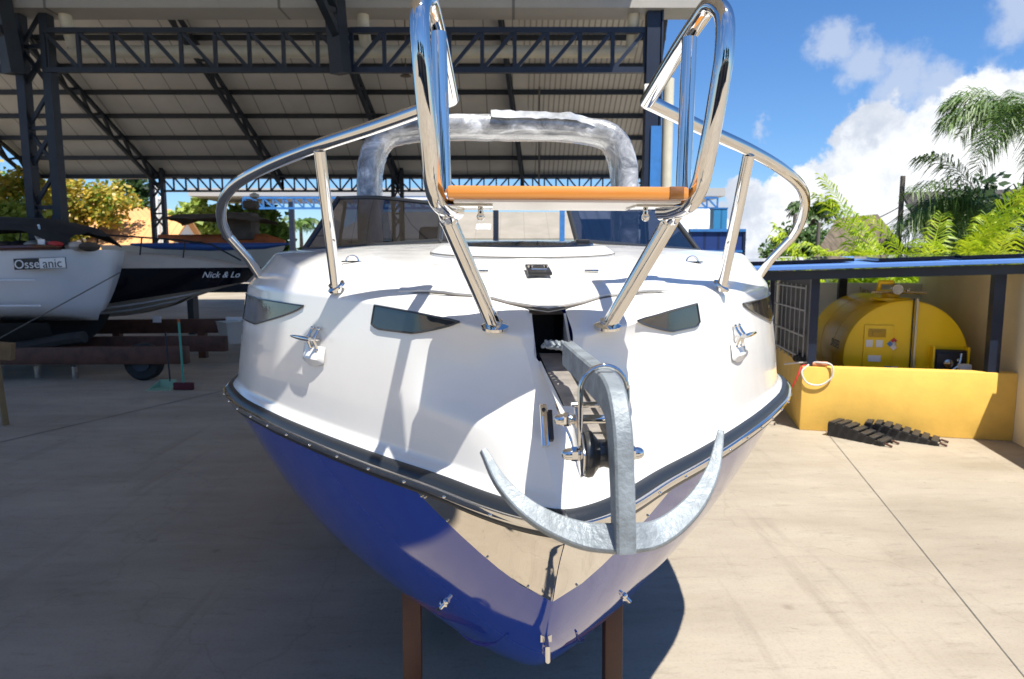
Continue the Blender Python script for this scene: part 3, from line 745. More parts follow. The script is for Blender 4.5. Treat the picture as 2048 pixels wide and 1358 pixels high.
# ---- windshield
wsf = thing  # (alias kept short below)
for sg in (-1, 1):
    wr = MB(); glasses = []
    a = Vector((sg * .335, 1.95, deck_z(.335, 1.95) + .012)); b = Vector((sg * 1.06, 2.30, 2.0)); c = Vector((sg * .93, 2.62, 2.30)); d = Vector((sg * .325, 2.22, 2.235)); e = Vector((sg * 1.10, 3.5, 2.02)); f = Vector((sg * .97, 3.1, 2.33))
    mid1 = a.lerp(b, .55) + Vector((sg * .02, -.055, -.004)); mid2 = d.lerp(c, .55) + Vector((sg * .02, -.055, .012))
    bot = catmull([a, mid1, b], 8); top = catmull([d, mid2, c], 8)
    for P, r in ((bot, .013), (top, .011), ([a, d], .014), ([b, c], .015), ([b, e], .012), ([c, f], .011), ([e, f], .012)): wr.tube(P, r, 10)
    gm = MB(); gm.grid([[p.lerp(q, k / 4) for k in range(5)] for p, q in zip(bot, top)]); glasses.append(gm)
    gm = MB(); gm.grid([[b.lerp(c, k / 4) for k in range(5)], [e.lerp(f, k / 4) for k in range(5)]]); glasses.append(gm)
    wsh = wr.build('windshield_frame', M['rubber'], boat)
    for gm in glasses: gm.build('windshield_pane', M['windscreen'], wsh, angle=80)
# helm seat and wheel behind the left screen
hs = MB(); hs.box((-.42, 3.25, 2.10), (.20, .10, .14)); hs.box((-.42, 3.2, 2.02), (.4, .12, .1)); hs.build('helm_seat', M['tan_fabric'], boat, bevel=.03)
# ---- arch wrapped in film
random.seed(4)
def arch_pt(u):
    pts = catmull([(-.80, 2.95, 1.97), (-.80, 2.97, 2.25), (-.79, 3.02, 2.56), (-.715, 3.05, 2.71), (-.55, 3.08, 2.765), (0, 3.09, 2.785), (.55, 3.08, 2.772), (.715, 3.05, 2.72), (.79, 3.02, 2.57), (.80, 2.97, 2.25), (.80, 2.95, 1.97)], 9)
    return pts
path = arch_pt(0); am = MB(); rows = []
for i, p in enumerate(path):
    a = path[max(i-1, 0)]; b = path[min(i+1, len(path)-1)]; T = (b - a).normalized(); Y = Vector((0, 1, 0)); Y = (Y - T * Y.dot(T)).normalized(); X = Y.cross(T)
    row = []
    for j in range(20):
        an = 2*math.pi*j/20; ca, sa = math.cos(an), math.sin(an)
        rx = .070 * abs(ca) ** .6 * (1 if ca > 0 else -1); ry = .17 * abs(sa) ** .6 * (1 if sa > 0 else -1)
        k = 1 + .03 * random.uniform(-1, 1)
        row.append(p + X * rx * k + Y * ry * k)
    rows.append(row + row[:1])
am.grid(rows); am.build('wrapped_arch', M['film'], boat, angle=50)
lf = MB(); rows = []
for i in range(26):      # loose flap of film lying over the top
    x = lerp(-.05, .72, i / 25); z0 = interp(x, [-.05, .45, .66, .75], [2.868, 2.86, 2.80, 2.66])
    rows.append([Vector((x, 2.90 + .3 * j / 7, z0 + .02 * math.sin(j * .9) + random.uniform(-.004, .005) - (.035 if j == 0 else 0) - .018)) for j in range(8)])
lf.grid(rows); lf.build('film_flap', mat("clear_film", (.42, .44, .47), .12, coat=.8, bump=.8, bscale=16, var=.45, vscale=7), boat, angle=60)

# ------------------------------------------------------------------ anchor on the roller
bw = Matrix.Translation((BX, BY, 0)) @ Matrix.Rotation(bangle, 4, 'Z')
anc = thing('anchor', 'grey galvanised claw anchor hanging on the bow roller', 'anchor', (bw @ Vector((0, -.45, 1.6))), bangle)
def A(p): return Vector(p) - Vector((0, -.45, 1.6))
def bar(path, hw_, hh, up):
    rows = []
    for i, p in enumerate(path):
        T = (path[min(i+1, len(path)-1)] - path[max(i-1, 0)]).normalized(); U = Vector(up(i)); S_ = T.cross(U).normalized(); U = S_.cross(T).normalized()
        w, h = hw_(i / (len(path) - 1)), hh(i / (len(path) - 1)); ch = .25 * min(w, h)
        rows.append([p + S_*x + U*y for x, y in ((w, h-ch), (w-ch, h), (-w+ch, h), (-w, h-ch), (-w, -h+ch), (-w+ch, -h), (w-ch, -h), (w, -h+ch), (w, h-ch))])
    return rows
sp = [A((.004, -.005 - .0395*i, 1.757)) for i in range(11)] + catmull([A((.004, -.415, 1.756)), A((.004, -.452, 1.745)), A((.005, -.474, 1.715)), A((.006, -.485, 1.67)), A((.007, -.495, 1.61)), A((.008, -.502, 1.553))], 5)
mb = MB(); rows = bar(sp, lambda x: .0135, lambda x: .025 - .006 * max(0, (x - .6) / .4), lambda i: (0, -.2, 1) if i < 14 else (0, -1, .25)); mb.grid(rows)
mb.add(rows[0][:-1], [tuple(range(8))]); mb.add(rows[-1][:-1], [tuple(range(8))])
mb.build('shank', M['galv'], anc, angle=35)
for sg in (-1, 1):
    dz = .012 * sg
    fp = catmull([A((.008, -.495, 1.566)), A((.008 + sg*.055, -.478, 1.566)), A((.008 + sg*.115, -.445, 1.588 + dz*.4)), A((.006 + sg*.160, -.405, 1.625 + dz*.7)), A((.004 + sg*.186, -.37, 1.672 + dz))], 7)
    mb = MB(); rows = bar(fp, lambda x: lerp(.020, .005, x ** 1.4), lambda x: lerp(.012, .0055, x), lambda i, sg=sg: (sg * -.35, -.8, .45)); mb.grid(rows)
    mb.add(rows[0][:-1], [tuple(range(8))]); mb.add(rows[-1][:-1], [tuple(range(8))]); mb.build('fluke', M['galv'], anc, angle=35)
# shackle and chain
for k in range(9):
    f = k / 8; c = A((lerp(.004, -.020, f), lerp(.010, .20, f), lerp(1.772, 1.752, f))); roll = R(90) * (k % 2)
    pts = []
    for i in range(16):
        a = 2*math.pi*i/16; x, y = .010 * math.cos(a), .017 * math.sin(a); pts.append(c + Vector((x * math.cos(roll + .6), y, x * math.sin(roll + .6))))
    mb = MB(); mb.tube(pts, .0038 if k else .005, 8, closed=True); mb.build('chain_link' if k else 'shackle', M['galv'] if k else M['steel'], anc)

# ------------------------------------------------------------------ trailer under the motorboat
tl = thing('boat_trailer', 'brown steel boat trailer with uprights under the white and blue motorboat', 'trailer', (bw @ Vector((0, 2.2, 0))), bangle)
def T_(p): return Vector(p) - Vector((0, 2.2, 0))
for sg in (-1, 1):
    mb = MB(); mb.beam(T_((-.44 if sg < 0 else .395, 1.27, .0)), T_((-.44 if sg < 0 else .395, 1.30, .66)), .075, .07, up=(0, 1, 0)); mb.build('upright', M['rust_brown'], tl, bevel=.006)
    mb = MB(); mb.beam(T_((sg * .56, 1.9, .60)), T_((sg * .56, 5.6, .52)), .12, .10); mb.build('bunk', M['rust_brown'], tl, bevel=.01)
    mb = MB(); mb.beam(T_((sg * .5, 1.9, .18)), T_((sg * .75, 6.2, .40)), .08, .12); mb.build('side_rail', M['rust_brown'], tl, bevel=.006)
    mb = MB(); rt = Matrix.Rotation(R(90), 3, 'Y'); mb.lathe([(.12, -.09), (.27, -.09), (.30, -.06), (.30, .06), (.27, .09), (.12, .09)], T_((sg * .84, 3.35, .28)), 28, rt); w = mb.build('wheel', M['tyre'], tl)
    mb = MB(); mb.lathe([(.02, -.05), (.15, -.04), (.16, .07), (.02, .03)], T_((sg * .84, 3.35, .28)), 20, rt); mb.build('rim', M['rust_dark'], w)
mb = MB(); mb.beam(T_((-.66, 1.98, .58)), T_((.66, 1.98, .58)), .10, .12); mb.build('cross_beam', M['rust_brown'], tl, bevel=.006)
mb = MB(); mb.beam(T_((-.84, 3.35, .28)), T_((.84, 3.35, .28)), .07, .07); mb.build('axle', M['dark_steel'], tl)

# ------------------------------------------------------------------ the open boat shed (ridge across the picture, eaves near and far)
SK = .115
ZE, ZR = 5.95, 11.3
def shed_x(X31, Y): return X31 - SK * (31 - Y)
def slope_z(Y): return ZE + (ZR - ZE) * (31 - Y) / 9 if Y > 22 else 6.1 + (ZR - 6.1) * (Y - 13) / 9
shed = thing('open_shed', 'big open boat shed with dark trusses and grey gabled sheet roof behind the motorboat', 'shed', (0, 22, 0))
def S_(p): return Vector(p) - Vector((0, 22, 0))
XL, XR = -21.3, 6.05
def sheet(y0, z0, y1, z1, xl, xr, th=.05):
    mb = MB(); P = [S_((shed_x(xl, y0), y0, z0)), S_((shed_x(xr, y0), y0, z0)), S_((shed_x(xr, y1), y1, z1)), S_((shed_x(xl, y1), y1, z1))]
    mb.prism(P, (0, 0, 0), (0, 0, th)); return mb
M['roof_rib'] = sheet_mat("ribbed_roof_underside", (.50, .47, .43), 'X', .2, .3, .55)
sheet(22, ZR, 31.6, ZE - .36, XL, 1.0).build('roof_slope', M['roof_under'], shed, smooth=False)
sheet(22, ZR, 31.6, ZE - .36, 1.0, XR).build('roof_slope', M['roof_rib'], shed, smooth=False)
sheet(13.35, 6.95, 22, ZR, XL, XR).build('roof_slope', M['roof_under'], shed, smooth=False)
for k in range(9):                                  # purlins across the far slope, then the near one
    Y = 31.3 - k * 1.1; z = slope_z(Y) - .10
    mb = MB(); mb.beam(S_((shed_x(XL, Y), Y, z)), S_((shed_x(XR, Y), Y, z)), .09, .17); mb.build('purlin', M['dark_steel'], shed, smooth=False)
def lattice(mb, p, q, depth, n, dvec=(0, 0, -1), w=.07, flipmid=False, vert=True):
    p, q = Vector(p), Vector(q); d = Vector(dvec) * depth
    mb.beam(p, q, w, w); mb.beam(p + d, q + d, w, w)
    for i in range(n + 1):
        a = p.lerp(q, i / n)
        if vert or i in (0, n): mb.beam(a, a + d, w * .7, w * .7)
        if i < n:
            b = p.lerp(q, (i + 1) / n)
            first = (i < n / 2) if flipmid else (i % 2 == 0 or vert)
            mb.beam(*((a, b + d) if first else (a + d, b)), w * .7, w * .7)
    return mb
for x31 in (-21.1, -15.8, -10.3, -5.1, .48, 5.9):
    P = S_((shed_x(x31, 31.2), 31.2, slope_z(31.2) - .2)); Q = S_((shed_x(x31, 22), 22, ZR - .2))
    lattice(MB(), P, Q, .5, 16, w=.13, vert=False).build('rafter', M['dark_steel'], shed, smooth=False)
def column(x, y, h, w, m, name='column', n=9):
    mb = MB()
    for dx in (-w/2, w/2):
        mb.box(S_((x + dx, y, h/2)), (.15, .22, h))
    for i in range(n):
        a, b = h * i / n, h * (i + 1) / n
        mb.beam(S_((x - w/2, y, a)), S_((x + w/2, y, b)) if i % 2 else S_((x + w/2, y, a + .02)), .07, .07, up=(0, 1, 0))
        mb.beam(S_((x + w/2 * (1 if i % 2 else -1), y, a)), S_((x + w/2 * (-1 if i % 2 else 1), y, b)), .06, .06, up=(0, 1, 0))
    return mb.build(name, m, shed, smooth=False)
column(-8.85, 13.2, 6.6, .50, M['dark_steel'])
column(shed_x(-15.8, 31), 31, 6.0, .5, M['dark_steel']); column(shed_x(-5.1, 31), 31, 6.0, .4, M['dark_steel']); column(shed_x(5.6, 31), 31, 6.0, .4, M['dark_steel'])
mb = MB(); mb.box(S_((2.58, 13.1, 3.6)), (.24, .26, 7.2)); mb.box(S_((2.73, 13.1, 3.6)), (.03, .34, 7.2)); mb.build('column', M['navy'], shed, smooth=False)
mb = MB(); mb.box(S_((2.66, 12.94, 2.2)), (.20, .03, 4.4)); mb.build('column_plate', M['blue_steel'], shed, smooth=False)  # brighter blue strip stands in for sunlight on the lower navy column
# eave trusses
mb = MB(); lattice(mb, S_((-8.6, 13.1, 6.13)), S_((-2.95, 13.1, 6.13)), .70, 9, w=.09); mb.build('eave_truss', M['dark_steel'], shed, smooth=False)
mb = MB()
P, Q = Vector((-2.95, 13.1, 6.13)), Vector((2.45, 13.1, 6.13))
mb.beam(S_(P), S_(Q), .10, .10); d = Vector((0, 0, -.70)); mb.beam(S_(P + d), S_(Q + d), .10, .10)
for i in range(10):
    a = P.lerp(Q, i / 9); mb.beam(S_(a), S_(a + d), .07, .07)
    if i < 9: mb.beam(S_(a + d), S_(P.lerp(Q, (i + 1) / 9)), .065, .065)
mb.build('eave_truss', M['navy'], shed, smooth=False)
mb = MB(); lattice(mb, S_((-12.5, 13.1, 6.13)), S_((-9.1, 13.1, 6.13)), .70, 6, w=.10); mb.build('eave_truss', M['dark_steel'], shed, smooth=False)
for xa, xb, m_ in ((-15.6, -10.2, 'navy'), (-10.2, -5.1, 'navy'), (-5.1, .4, 'navy'), (.4, 5.6, 'navy')):
    mb = MB(); lattice(mb, S_((xa, 31, 5.62)), S_((xb, 31, 5.62)), .62, 10, w=.09, flipmid=True); mb.build('eave_truss', M[m_], shed, smooth=False)
# valley gutter with its downpipes
mb = MB(); mb.box(S_((-6.0, 13.15, 6.84)), (18.9, .62, .80)); mb.build('gutter', M['gutter'], shed, smooth=False)
mb = MB(); mb.tube([S_((-8.35, 13.45, 5.86)), S_((2.3, 13.45, 5.86))], .115, 14); mb.build('drain_pipe', M['pipe_cream'], shed)
for x in (-8.25, -2.75, 2.25):
    mb = MB(); mb.tube([S_((x, 13.2, 6.5)), S_((x, 13.25, 6.2)), S_((x, 13.42, 5.95))], .11, 12); mb.build('drain_elbow', M['pipe_cream'], shed)
mb = MB(); mb.tube([S_((2.92, 13.2, 5.3)), S_((2.92, 13.2, 0.0))], .105, 16); mb.build('downpipe', M['pipe_cream'], shed)
mb = MB(); mb.box(S_((2.47, 12.9, 5.05)), (.12, .08, .16)); mb.build('flood_lamp', M['white'], shed, bevel=.01)
for x, y, z0, z1 in ((.55, 14.2, 5.4, 3.2), (-3.0, 20, 9.6, 7.2)):
    mb = MB(); mb.tube([S_((x, y, z0)), S_((x, y, z1))], .018, 6); mb.lathe([(.05, 0), (.16, -.10), (.02, -.12)], S_((x, y, z1)), 14); mb.build('hanging_lamp', M['canvas_brown'], shed)
# the neighbouring roof slope on this side of the valley (it shades the left of the yard)
near = thing('shed_roof', 'nearer shed roof whose dark rafters drop to the grey gutter at the top', 'roof', (-8, 6, 0))
def N_(p): return Vector(p) - Vector((-8, 6, 0))
XE = .92
mb = MB()
def nx(Y): return XE + SK * (Y - 1)
P = [N_((-10.5, 12.9, 7.0)), N_((nx(12.9), 12.9, 7.0)), N_((nx(3), 3, 10.6)), N_((-10.5, 3, 10.6))]; mb.prism(P, (0, 0, 0), (0, 0, .06)); mb.build('roof_slope', M['roof_under'], near, smooth=False)
mb = MB(); P = [N_((-10.5, 3, 10.6)), N_((nx(3), 3, 10.6)), N_((nx(-2.4), -2.4, 8.7)), N_((-10.5, -2.4, 8.7))]; mb.prism(P, (0, 0, 0), (0, 0, .06)); mb.build('roof_slope', M['roof_under'], near, smooth=False)
for x in (-9.05, -3.12):
    mb = MB(); lattice(mb, N_((x, 12.75, 6.35)), N_((x - .75, 4, 10.0)), .42, 14, w=.13, vert=False); mb.build('rafter', M['dark_steel'], near, smooth=False)
for x in (-9.05, -3.12):
    mb = MB(); mb.beam(N_((x - .05, 12.72, 6.75)), N_((x + .02, 12.85, 5.3)), .30, .24); mb.build('knee_plate', M['dark_steel'], near, smooth=False)

# ------------------------------------------------------------------ diesel store on the right
SR = R(-13.2)
SM = Matrix.Translation((3.32, 7.71, 0)) @ Matrix.Rotation(SR, 4, 'Z')      # local x along the yellow wall, y into the store
def stuff_at(name, label, cat, p, group=None): return thing(name, label, cat, SM @ Vector(p), SR, group)
yw = stuff_at('bund_wall', 'low yellow painted wall in front of the diesel tank', 'wall', (0, 0, 0))
mb = MB(); mb.box((1.08, .075, .37), (2.16, .15, .74)); mb.build('front_wall', M['yellow_wall'], yw, bevel=.008)
mb = MB(); mb.box((.075, 1.35, .37), (.15, 2.4, .74)); mb.build('side_wall', M['yellow_wall'], yw, bevel=.008)
cw = stuff_at('boundary_wall', 'tall cream wall along the right side of the diesel store', 'wall', (2.16, -.15, 0))
mb = MB(); mb.box((.10, 1.65, .91), (.2, 3.5, 1.82)); mb.build('high_wall', M['cream_wall'], cw, smooth=False)
mb = MB(); mb.box((.10, -.95, .65), (.198, 1.6, 1.3)); mb.build('low_wall', M['cream_wall'], cw, smooth=False)
bkw = stuff_at('back_wall', 'pale wall closing the back of the diesel store', 'wall', (0, 3.1, 0))
mb = MB(); mb.box((1.2, .08, .80), (2.3, .16, 1.6)); mb.build('wall_panel', M['white_wall'], bkw, smooth=False)
mb = MB(); mb.box((.23, -.03, 1.0), (.20, .12, 2.0)); mb.build('pilaster', M['cream_wall'], bkw, smooth=False)
rf = stuff_at('shelter_roof', 'blue edged lean-to roof over the yellow diesel tank', 'shelter', (0, 0, 0))
def rz_(x): return 1.83 + .035 * x
mb = MB()
for y in (-.12,): mb.beam((-.55, y, rz_(-.55)-.045), (2.35, y, rz_(2.35)-.045), .08, .10)
mb.build('front_beam', M['dark_steel'], rf, smooth=False)  # shade under the roof edge is put into the beam's dark colour
mb = MB(); P = [Vector((-.65, -.30, rz_(-.65) + .02)), Vector((2.36, -.30, rz_(2.36) + .02)), Vector((2.36, 3.2, rz_(2.36) + .10)), Vector((-.65, 3.2, rz_(-.65) + .10))]
mb.prism(P, (0, 0, 0), (0, 0, .035)); mb.build('roof_sheet', M['roof_blue'], rf, smooth=False)
mb = MB(); P = [Vector((-.6, -.05, rz_(-.6) + .010)), Vector((2.3, -.05, rz_(2.3) + .010)), Vector((2.3, 3.0, rz_(2.3) + .085)), Vector((-.6, 3.0, rz_(-.6) + .085))]; mb.prism(P, (0, 0, 0), (0, 0, .006)); mb.build('ceiling_sheet', M['white'], rf, smooth=False)  # unseen white sheet added under the roof to bounce light into the store
for x0, x1, y0, y1 in ((-.62, .55, .3, 1.4), (.75, 1.5, .1, 1.2), (1.55, 2.3, .05, 1.2)):
    mb = MB(); P = [Vector((x, y, rz_(x) + .075 + .03 * y)) for x, y in ((x0, y0), (x1, y0), (x1, y1), (x0, y1))]; mb.prism(P, (0, 0, 0), (0, 0, .035)); mb.build('solar_panel', M['solar'], rf, smooth=False)
for x, y, s in ((.10, -.06, .09), (1.93, -.06, .11), (.95, 2.6, .11), (-.10, 1.9, .08)):
    z1 = rz_(x) - .05; mb = MB(); mb.box((x, y if y > 0 else .075, z1/2 + (.37 if y < .5 else 0)), (s, s, z1 - (.74 if y < .5 else 0))); mb.build('post', M['navy'], rf, smooth=False)
gr = stuff_at('wire_gate', 'grey grid gate with navy frame at the left end of the diesel store', 'gate', (0, 0, 0))
mb = MB()
for z in (.80, 1.06, 1.36, 1.62): mb.beam((.04, .25, z), (-.08, 1.82, z), .018, .018)
for k in range(8):
    f = k / 7; mb.cyl((lerp(.04, -.08, f), lerp(.25, 1.82, f), .74), (lerp(.04, -.08, f), lerp(.25, 1.82, f), 1.66), .008, 6)
mb.build('grid', M['grille'], gr)
mb = MB(); mb.prism([Vector(p) for p in ((.10, .25, .745), (-.02, 1.82, .745), (-.02, 1.82, 1.75), (.10, .25, 1.75))], (0, 0, 0), (.02, 0, 0)); mb.build('backing_sheet', M['black'], gr, smooth=False)
# the tank
tk = stuff_at('diesel_tank', 'yellow horizontal diesel tank with hazard labels behind the low yellow wall', 'tank', (1.235, .62, .10))
TRr = .68; zt = .70; rotx = Matrix.Rotation(R(-90), 3, 'X')
mb = MB(); prof = [(TRr - .05, 0), (TRr - .012, .012), (TRr, .05), (TRr, 1.9), (TRr - .05, 1.95)]; mb.lathe([(.01, -.006)] + prof + [(.01, 1.96)], (0, 0, zt), 64, rotx); shell = mb.build('tank_shell', M['yellow_tank'], tk, angle=35)
for y in (.55, 1.25): mb = MB(); mb.lathe([(TRr - .002, -.006), (TRr + .004, 0), (TRr - .002, .006)], (0, y, zt), 64, rotx); mb.build('weld_seam', M['yellow_tank'], shell)
mb = MB(); mb.beam((.09, -.02, .05), (.09, -.02, 1.40), .035, .02); mb.build('level_gauge', mat("gauge_tube", (.55, .53, .42), .3, metal=.3), tk)
mb = MB(); mb.beam((.055, -.018, .05), (.055, -.018, 1.40), .018, .012); mb.build('gauge_scale', M['dark_steel'], tk)
mb = MB(); mb.lathe([(.22, 0), (.22, .03), (.10, .035), (.10, .09), (.16, .095), (.16, .12)], (-.10, .35, zt + TRr - .02), 24); mb.tube([(-.25, .30, 1.46), (-.25, .25, 1.58), (-.10, .25, 1.58)], .03, 8); mb.build('manhole', M['yellow_tank'], tk)
mb = MB(); mb.cyl((-.08, .2, 1.50), (-.08, .13, 1.50), .06, 20); mb.ball((.05, .2, 1.49), .03); mb.tube([(-.35, .2, 1.46), (.25, .2, 1.46)], .018, 8); mb.build('valve', M['steel_dull'], tk)
mb = MB(); mb.box((-.30, -.006, .72), (.32, .035, .72)); pan = mb.build('access_panel', M['yellow_tank'], tk, bevel=.006)
mb = MB(); mb.box((-.32, -.026, .985), (.19, .02, .10)); mb.box((-.32, -.038, .985), (.11, .02, .045)); mb.build('handle', mat("panel_handle", (.45, .27, .01), .4), pan, bevel=.006)
def label_(x, z, w, h, m, dia=0):
    mb = MB(); mb.box((x, -.027, z), (w, .004, h), M=Matrix.Rotation(R(45) * dia, 3, 'Y')); return mb.build('hazard_label', m, pan, smooth=False)
label_(-.40, .86, .075, .085, M['white']); label_(-.29, .86, .075, .085, M['white'])
label_(-.335, .68, .14, .075, M['white'])
label_(-.135, .86, .052, .052, M['white'], 1); 
for dx, dz, m_ in ((-.04, 0, 'label_blue'), (0, .04, 'red'), (.04, 0, 'yellow_tank'), (0, -.04, 'white')): label_(-.135 + dx, .86 + dz, .050, .050, M[m_], 1)
label_(-.185, .56, .07, .06, M['label_blue']); label_(-.105, .56, .06, .06, M['white'])
mb = MB(); mb.lathe([(.017, 0), (.017, .003)], (-.40, -.0285, .86), 16, rotx); mb.build('label_symbol', M['black'], pan)
sc = .42; ang = R(38)
a_ = ang; Rm = Matrix(((0, -math.sin(0), 0), (1, 0, 0), (0, 0, 1)))
th_ = R(190)                                            # lettering wraps the left flank of the shell
for j, ch in enumerate("DIESEL"):
    yy = .62 - j * .075; an = R(8); xx = -(TRr + .003) * math.cos(an); zz = zt + (TRr + .003) * math.sin(an)
    X = Vector((0, -1, 0)); Yv = Vector((math.sin(an), 0, math.cos(an))); Zv = X.cross(Yv)
    text('lettering', ch, M['black'], shell, (xx, yy, zz), .14, Matrix((X, Yv, Zv)).transposed(), .001, shear=.15)
mb = MB(); mb.box((.45, -.05, .60), (.34, .10, .42)); mb.box((.45, -.11, .60), (.30, .03, .36)); pmp = mb.build('pump', M['black'], tk, bevel=.008)
for x in (.27, .63): mb = MB(); mb.box((x, -.06, .62), (.02, .12, .46)); mb.build('pump_bracket', M['yellow_tank'], tk)
mb = MB(); mb.lathe([(.05, 0), (.05, .02), (.02, .03)], (.42, -.125, .66), 16, Matrix.Rotation(R(90), 3, 'X')); mb.ball((.52, -.13, .70), .022); mb.tube([(.55, -.13, .78), (.54, -.14, .70), (.52, -.15, .64), (.44, -.15, .57), (.34, -.15, .55)], .016, 8); mb.build('pump_fitting', M['steel_dull'], pmp)
mb = MB(); mb.box((.57, -.18, .60), (.12, .09, .13)); mb.build('switch_box', M['white'], tk, bevel=.006)
mb = MB(); mb.box((0, .3, .02), (.9, .12, .10)); mb.box((0, 1.6, .02), (.9, .12, .10)); mb.build('saddle', M['yellow_tank'], tk)
# cables draped over the corner
cb = stuff_at('power_cable', 'white and red power cable looped over the yellow wall corner', 'cable', (0.05, 0, .74))
mb = MB(); mb.tube(catmull([(-.20, .3, -.02), (-.05, .1, .03), (.12, .02, .05), (.25, -.02, .03), (.26, -.03, -.10), (.14, -.03, -.20), (.0, -.03, -.18), (-.06, -.02, -.06), (.02, .03, .02)], 6), .010, 8); mb.build('white_loop', M['cable_white'], cb)
mb = MB(); mb.tube(catmull([(.05, .06, .01), (-.05, .03, 0), (-.10, -.02, -.10), (-.16, -.02, -.24), (-.24, .05, -.34)], 6), .010, 8); mb.build('red_lead', M['cable_red'], cb)
mb = MB(); mb.tube([(.06, .05, .03), (.22, .05, .03)], .028, 10); mb.build('connector', mat("orange_connector", (.62, .25, .12), .5), cb)
bag = stuff_at('rag_heap', 'dark heap of cable and rags on the wall corner behind the yellow wall', 'rags', (.075, .45, .74))
random.seed(9); mb = MB()
for k in range(9): mb.ball((random.uniform(-.04, .04), random.uniform(-.28, .28), .03), (random.uniform(.05, .08), random.uniform(.06, .13), .05), 9, 6)
mb.build('cloth', M['canvas_dark'], bag)
# two car ramps on the ground
def ramp(loc, rz, n, L_, label):
    t = thing('car_ramp', label, 'ramp', loc, rz, 'black steel ramps lying on the concrete')
    H = .145
    for sg in (-1, 1):
        mb = MB(); mb.prism([Vector((0, sg*.105, 0)), Vector((L_, sg*.105, 0)), Vector((L_, sg*.105, .025)), Vector((.16, sg*.105, H)), Vector((0, sg*.105, H))], (0, -.012, 0), (0, .012, 0)); mb.build('side_plate', M['ramp'], t, smooth=False)
    for k in range(n):
        f = (k + .5) / n; x = f * L_; z = H if x < .16 else lerp(H, .025, (x - .16) / (L_ - .16))
        mb = MB(); mb.box((x, 0, z + .012), (L_ / n * .72, .27, .022), M=Matrix.Rotation(math.atan2(H - .025, L_) if x > .16 else 0, 3, 'Y')); mb.build('tread', M['ramp'], t, bevel=.003)
    for sg in (-1, 1):
        mb = MB(); mb.tube([(L_, sg*.09, .03), (L_ + .07, sg*.09, .012)], .012, 8); mb.build('hook', M['rust_brown'], t)
ramp(at_z(1664, 868, 0), R(-50), 7, .60, 'black stepped car ramp on the concrete nearest the boat')
ramp(at_z(1730, 868, 0), R(-36), 8, .72, 'black stepped car ramp lying further right under the yellow wall')

# ------------------------------------------------------------------ boats stored in the shed on the left
ob = thing('wooden_trim_boat', 'white boat with brown wood rail and black and white name sign, on brown trailer', 'boat', (-9.3, 11.6, 0))
def hull_loft(L, beam, zt, zb, bow=.5, tumble=.9, n=26, rake=.3, m=8, zsheer=0):
    # bow at +x ; returns grid rows for both sides
    rows = []
    for i in range(n + 1):
        x = -L + L * i / n; f = -x / L
        w = beam * (1 - max(0, 1 - f * L / bow) ** 2.2) if f * L < bow else beam
        row = []
        for sg, rng in ((-1, range(m + 1)), (1, range(m - 1, -1, -1))):
            for j in rng:
                u = 1 - j / m; zz = lerp(zb, zt + zsheer * (1 - f) ** 2, u); xx = x - rake * (1 - u) ** 1.5 * max(0, 1 - f * L / (bow * 3)); row.append(Vector((xx, sg * w * (tumble + (1 - tumble) * u) * (1 if u > .02 else .6) * (u ** .25 if u > 0 else .0) , zz)))
        rows.append(row)
    return rows
mb = MB(); rows = hull_loft(6.0, 1.05, 2.06, .93, bow=.42, rake=.28, zsheer=.06, tumble=.88)
rows = [[p + Vector((2.52, 0, 0)) for p in r] for r in rows]; mb.grid(rows); mb.add(rows[0], [tuple(range(len(rows[0])))]); mb.build('hull', M['boat_white'], ob, angle=50)
mb = MB(); mb.grid([[Vector((p.x - .1, p.y * .8, lerp(.50, .94, (p.z - .93) / 1.13))) for p in r] for r in rows[:-2]]); mb.build('keel', M['antifoul'], ob)
mb = MB(); mb.add([p for r in rows for p in (r[0], r[-1])], [(2*i, 2*i+2, 2*i+3, 2*i+1) for i in range(len(rows) - 1)]); mb.build('deck', M['boat_cream'], ob)
mb = MB(); mb.tube([r[0] + Vector((0, -.02, .03)) for r in rows[:-1]], .045, 8); mb.build('wood_rail', wood_mat("boat_rail_wood", (.10, .03, .015), (.06, .02, .01)), ob)
for z in (1.62, 1.22):
    mb = MB(); mb.tube([Vector((lerp(-3.1, 1.95, k / 10), -1.05 + (.0 if z > 1.5 else .07), z + .02 * k / 10)) for k in range(11)], .014, 6); mb.build('strake', M['boat_white'], ob)
Mx = Matrix(((1, 0, 0), (0, 0, -1), (0, 1, 0)))
p0 = at_y(34, 532, 10.52) - Vector((-9.3, 11.6, 0)); 
sgx = 1.70; sgz = p0.z - .02
mb = MB(); mb.box((2.06, -1.062, 1.895), (.80, .012, .17), M=Matrix.Rotation(R(-2), 3, 'Y')); sgn = mb.build('name_sign', M['black'], ob, smooth=False)
mb = MB(); mb.box((2.255, -1.067, 1.9025), (.395, .012, .155), M=Matrix.Rotation(R(-2), 3, 'Y')); mb.build('sign_panel', M['white'], sgn, smooth=False)
text('lettering', 'Osse', M['white'], sgn, (1.865, -1.0755, 1.880), .19, Mx @ Matrix.Rotation(R(2), 3, 'Z'), .001)
text('lettering', 'anic', M['black'], sgn, (2.255, -1.0755, 1.893), .19, Mx @ Matrix.Rotation(R(2), 3, 'Z'), .001)
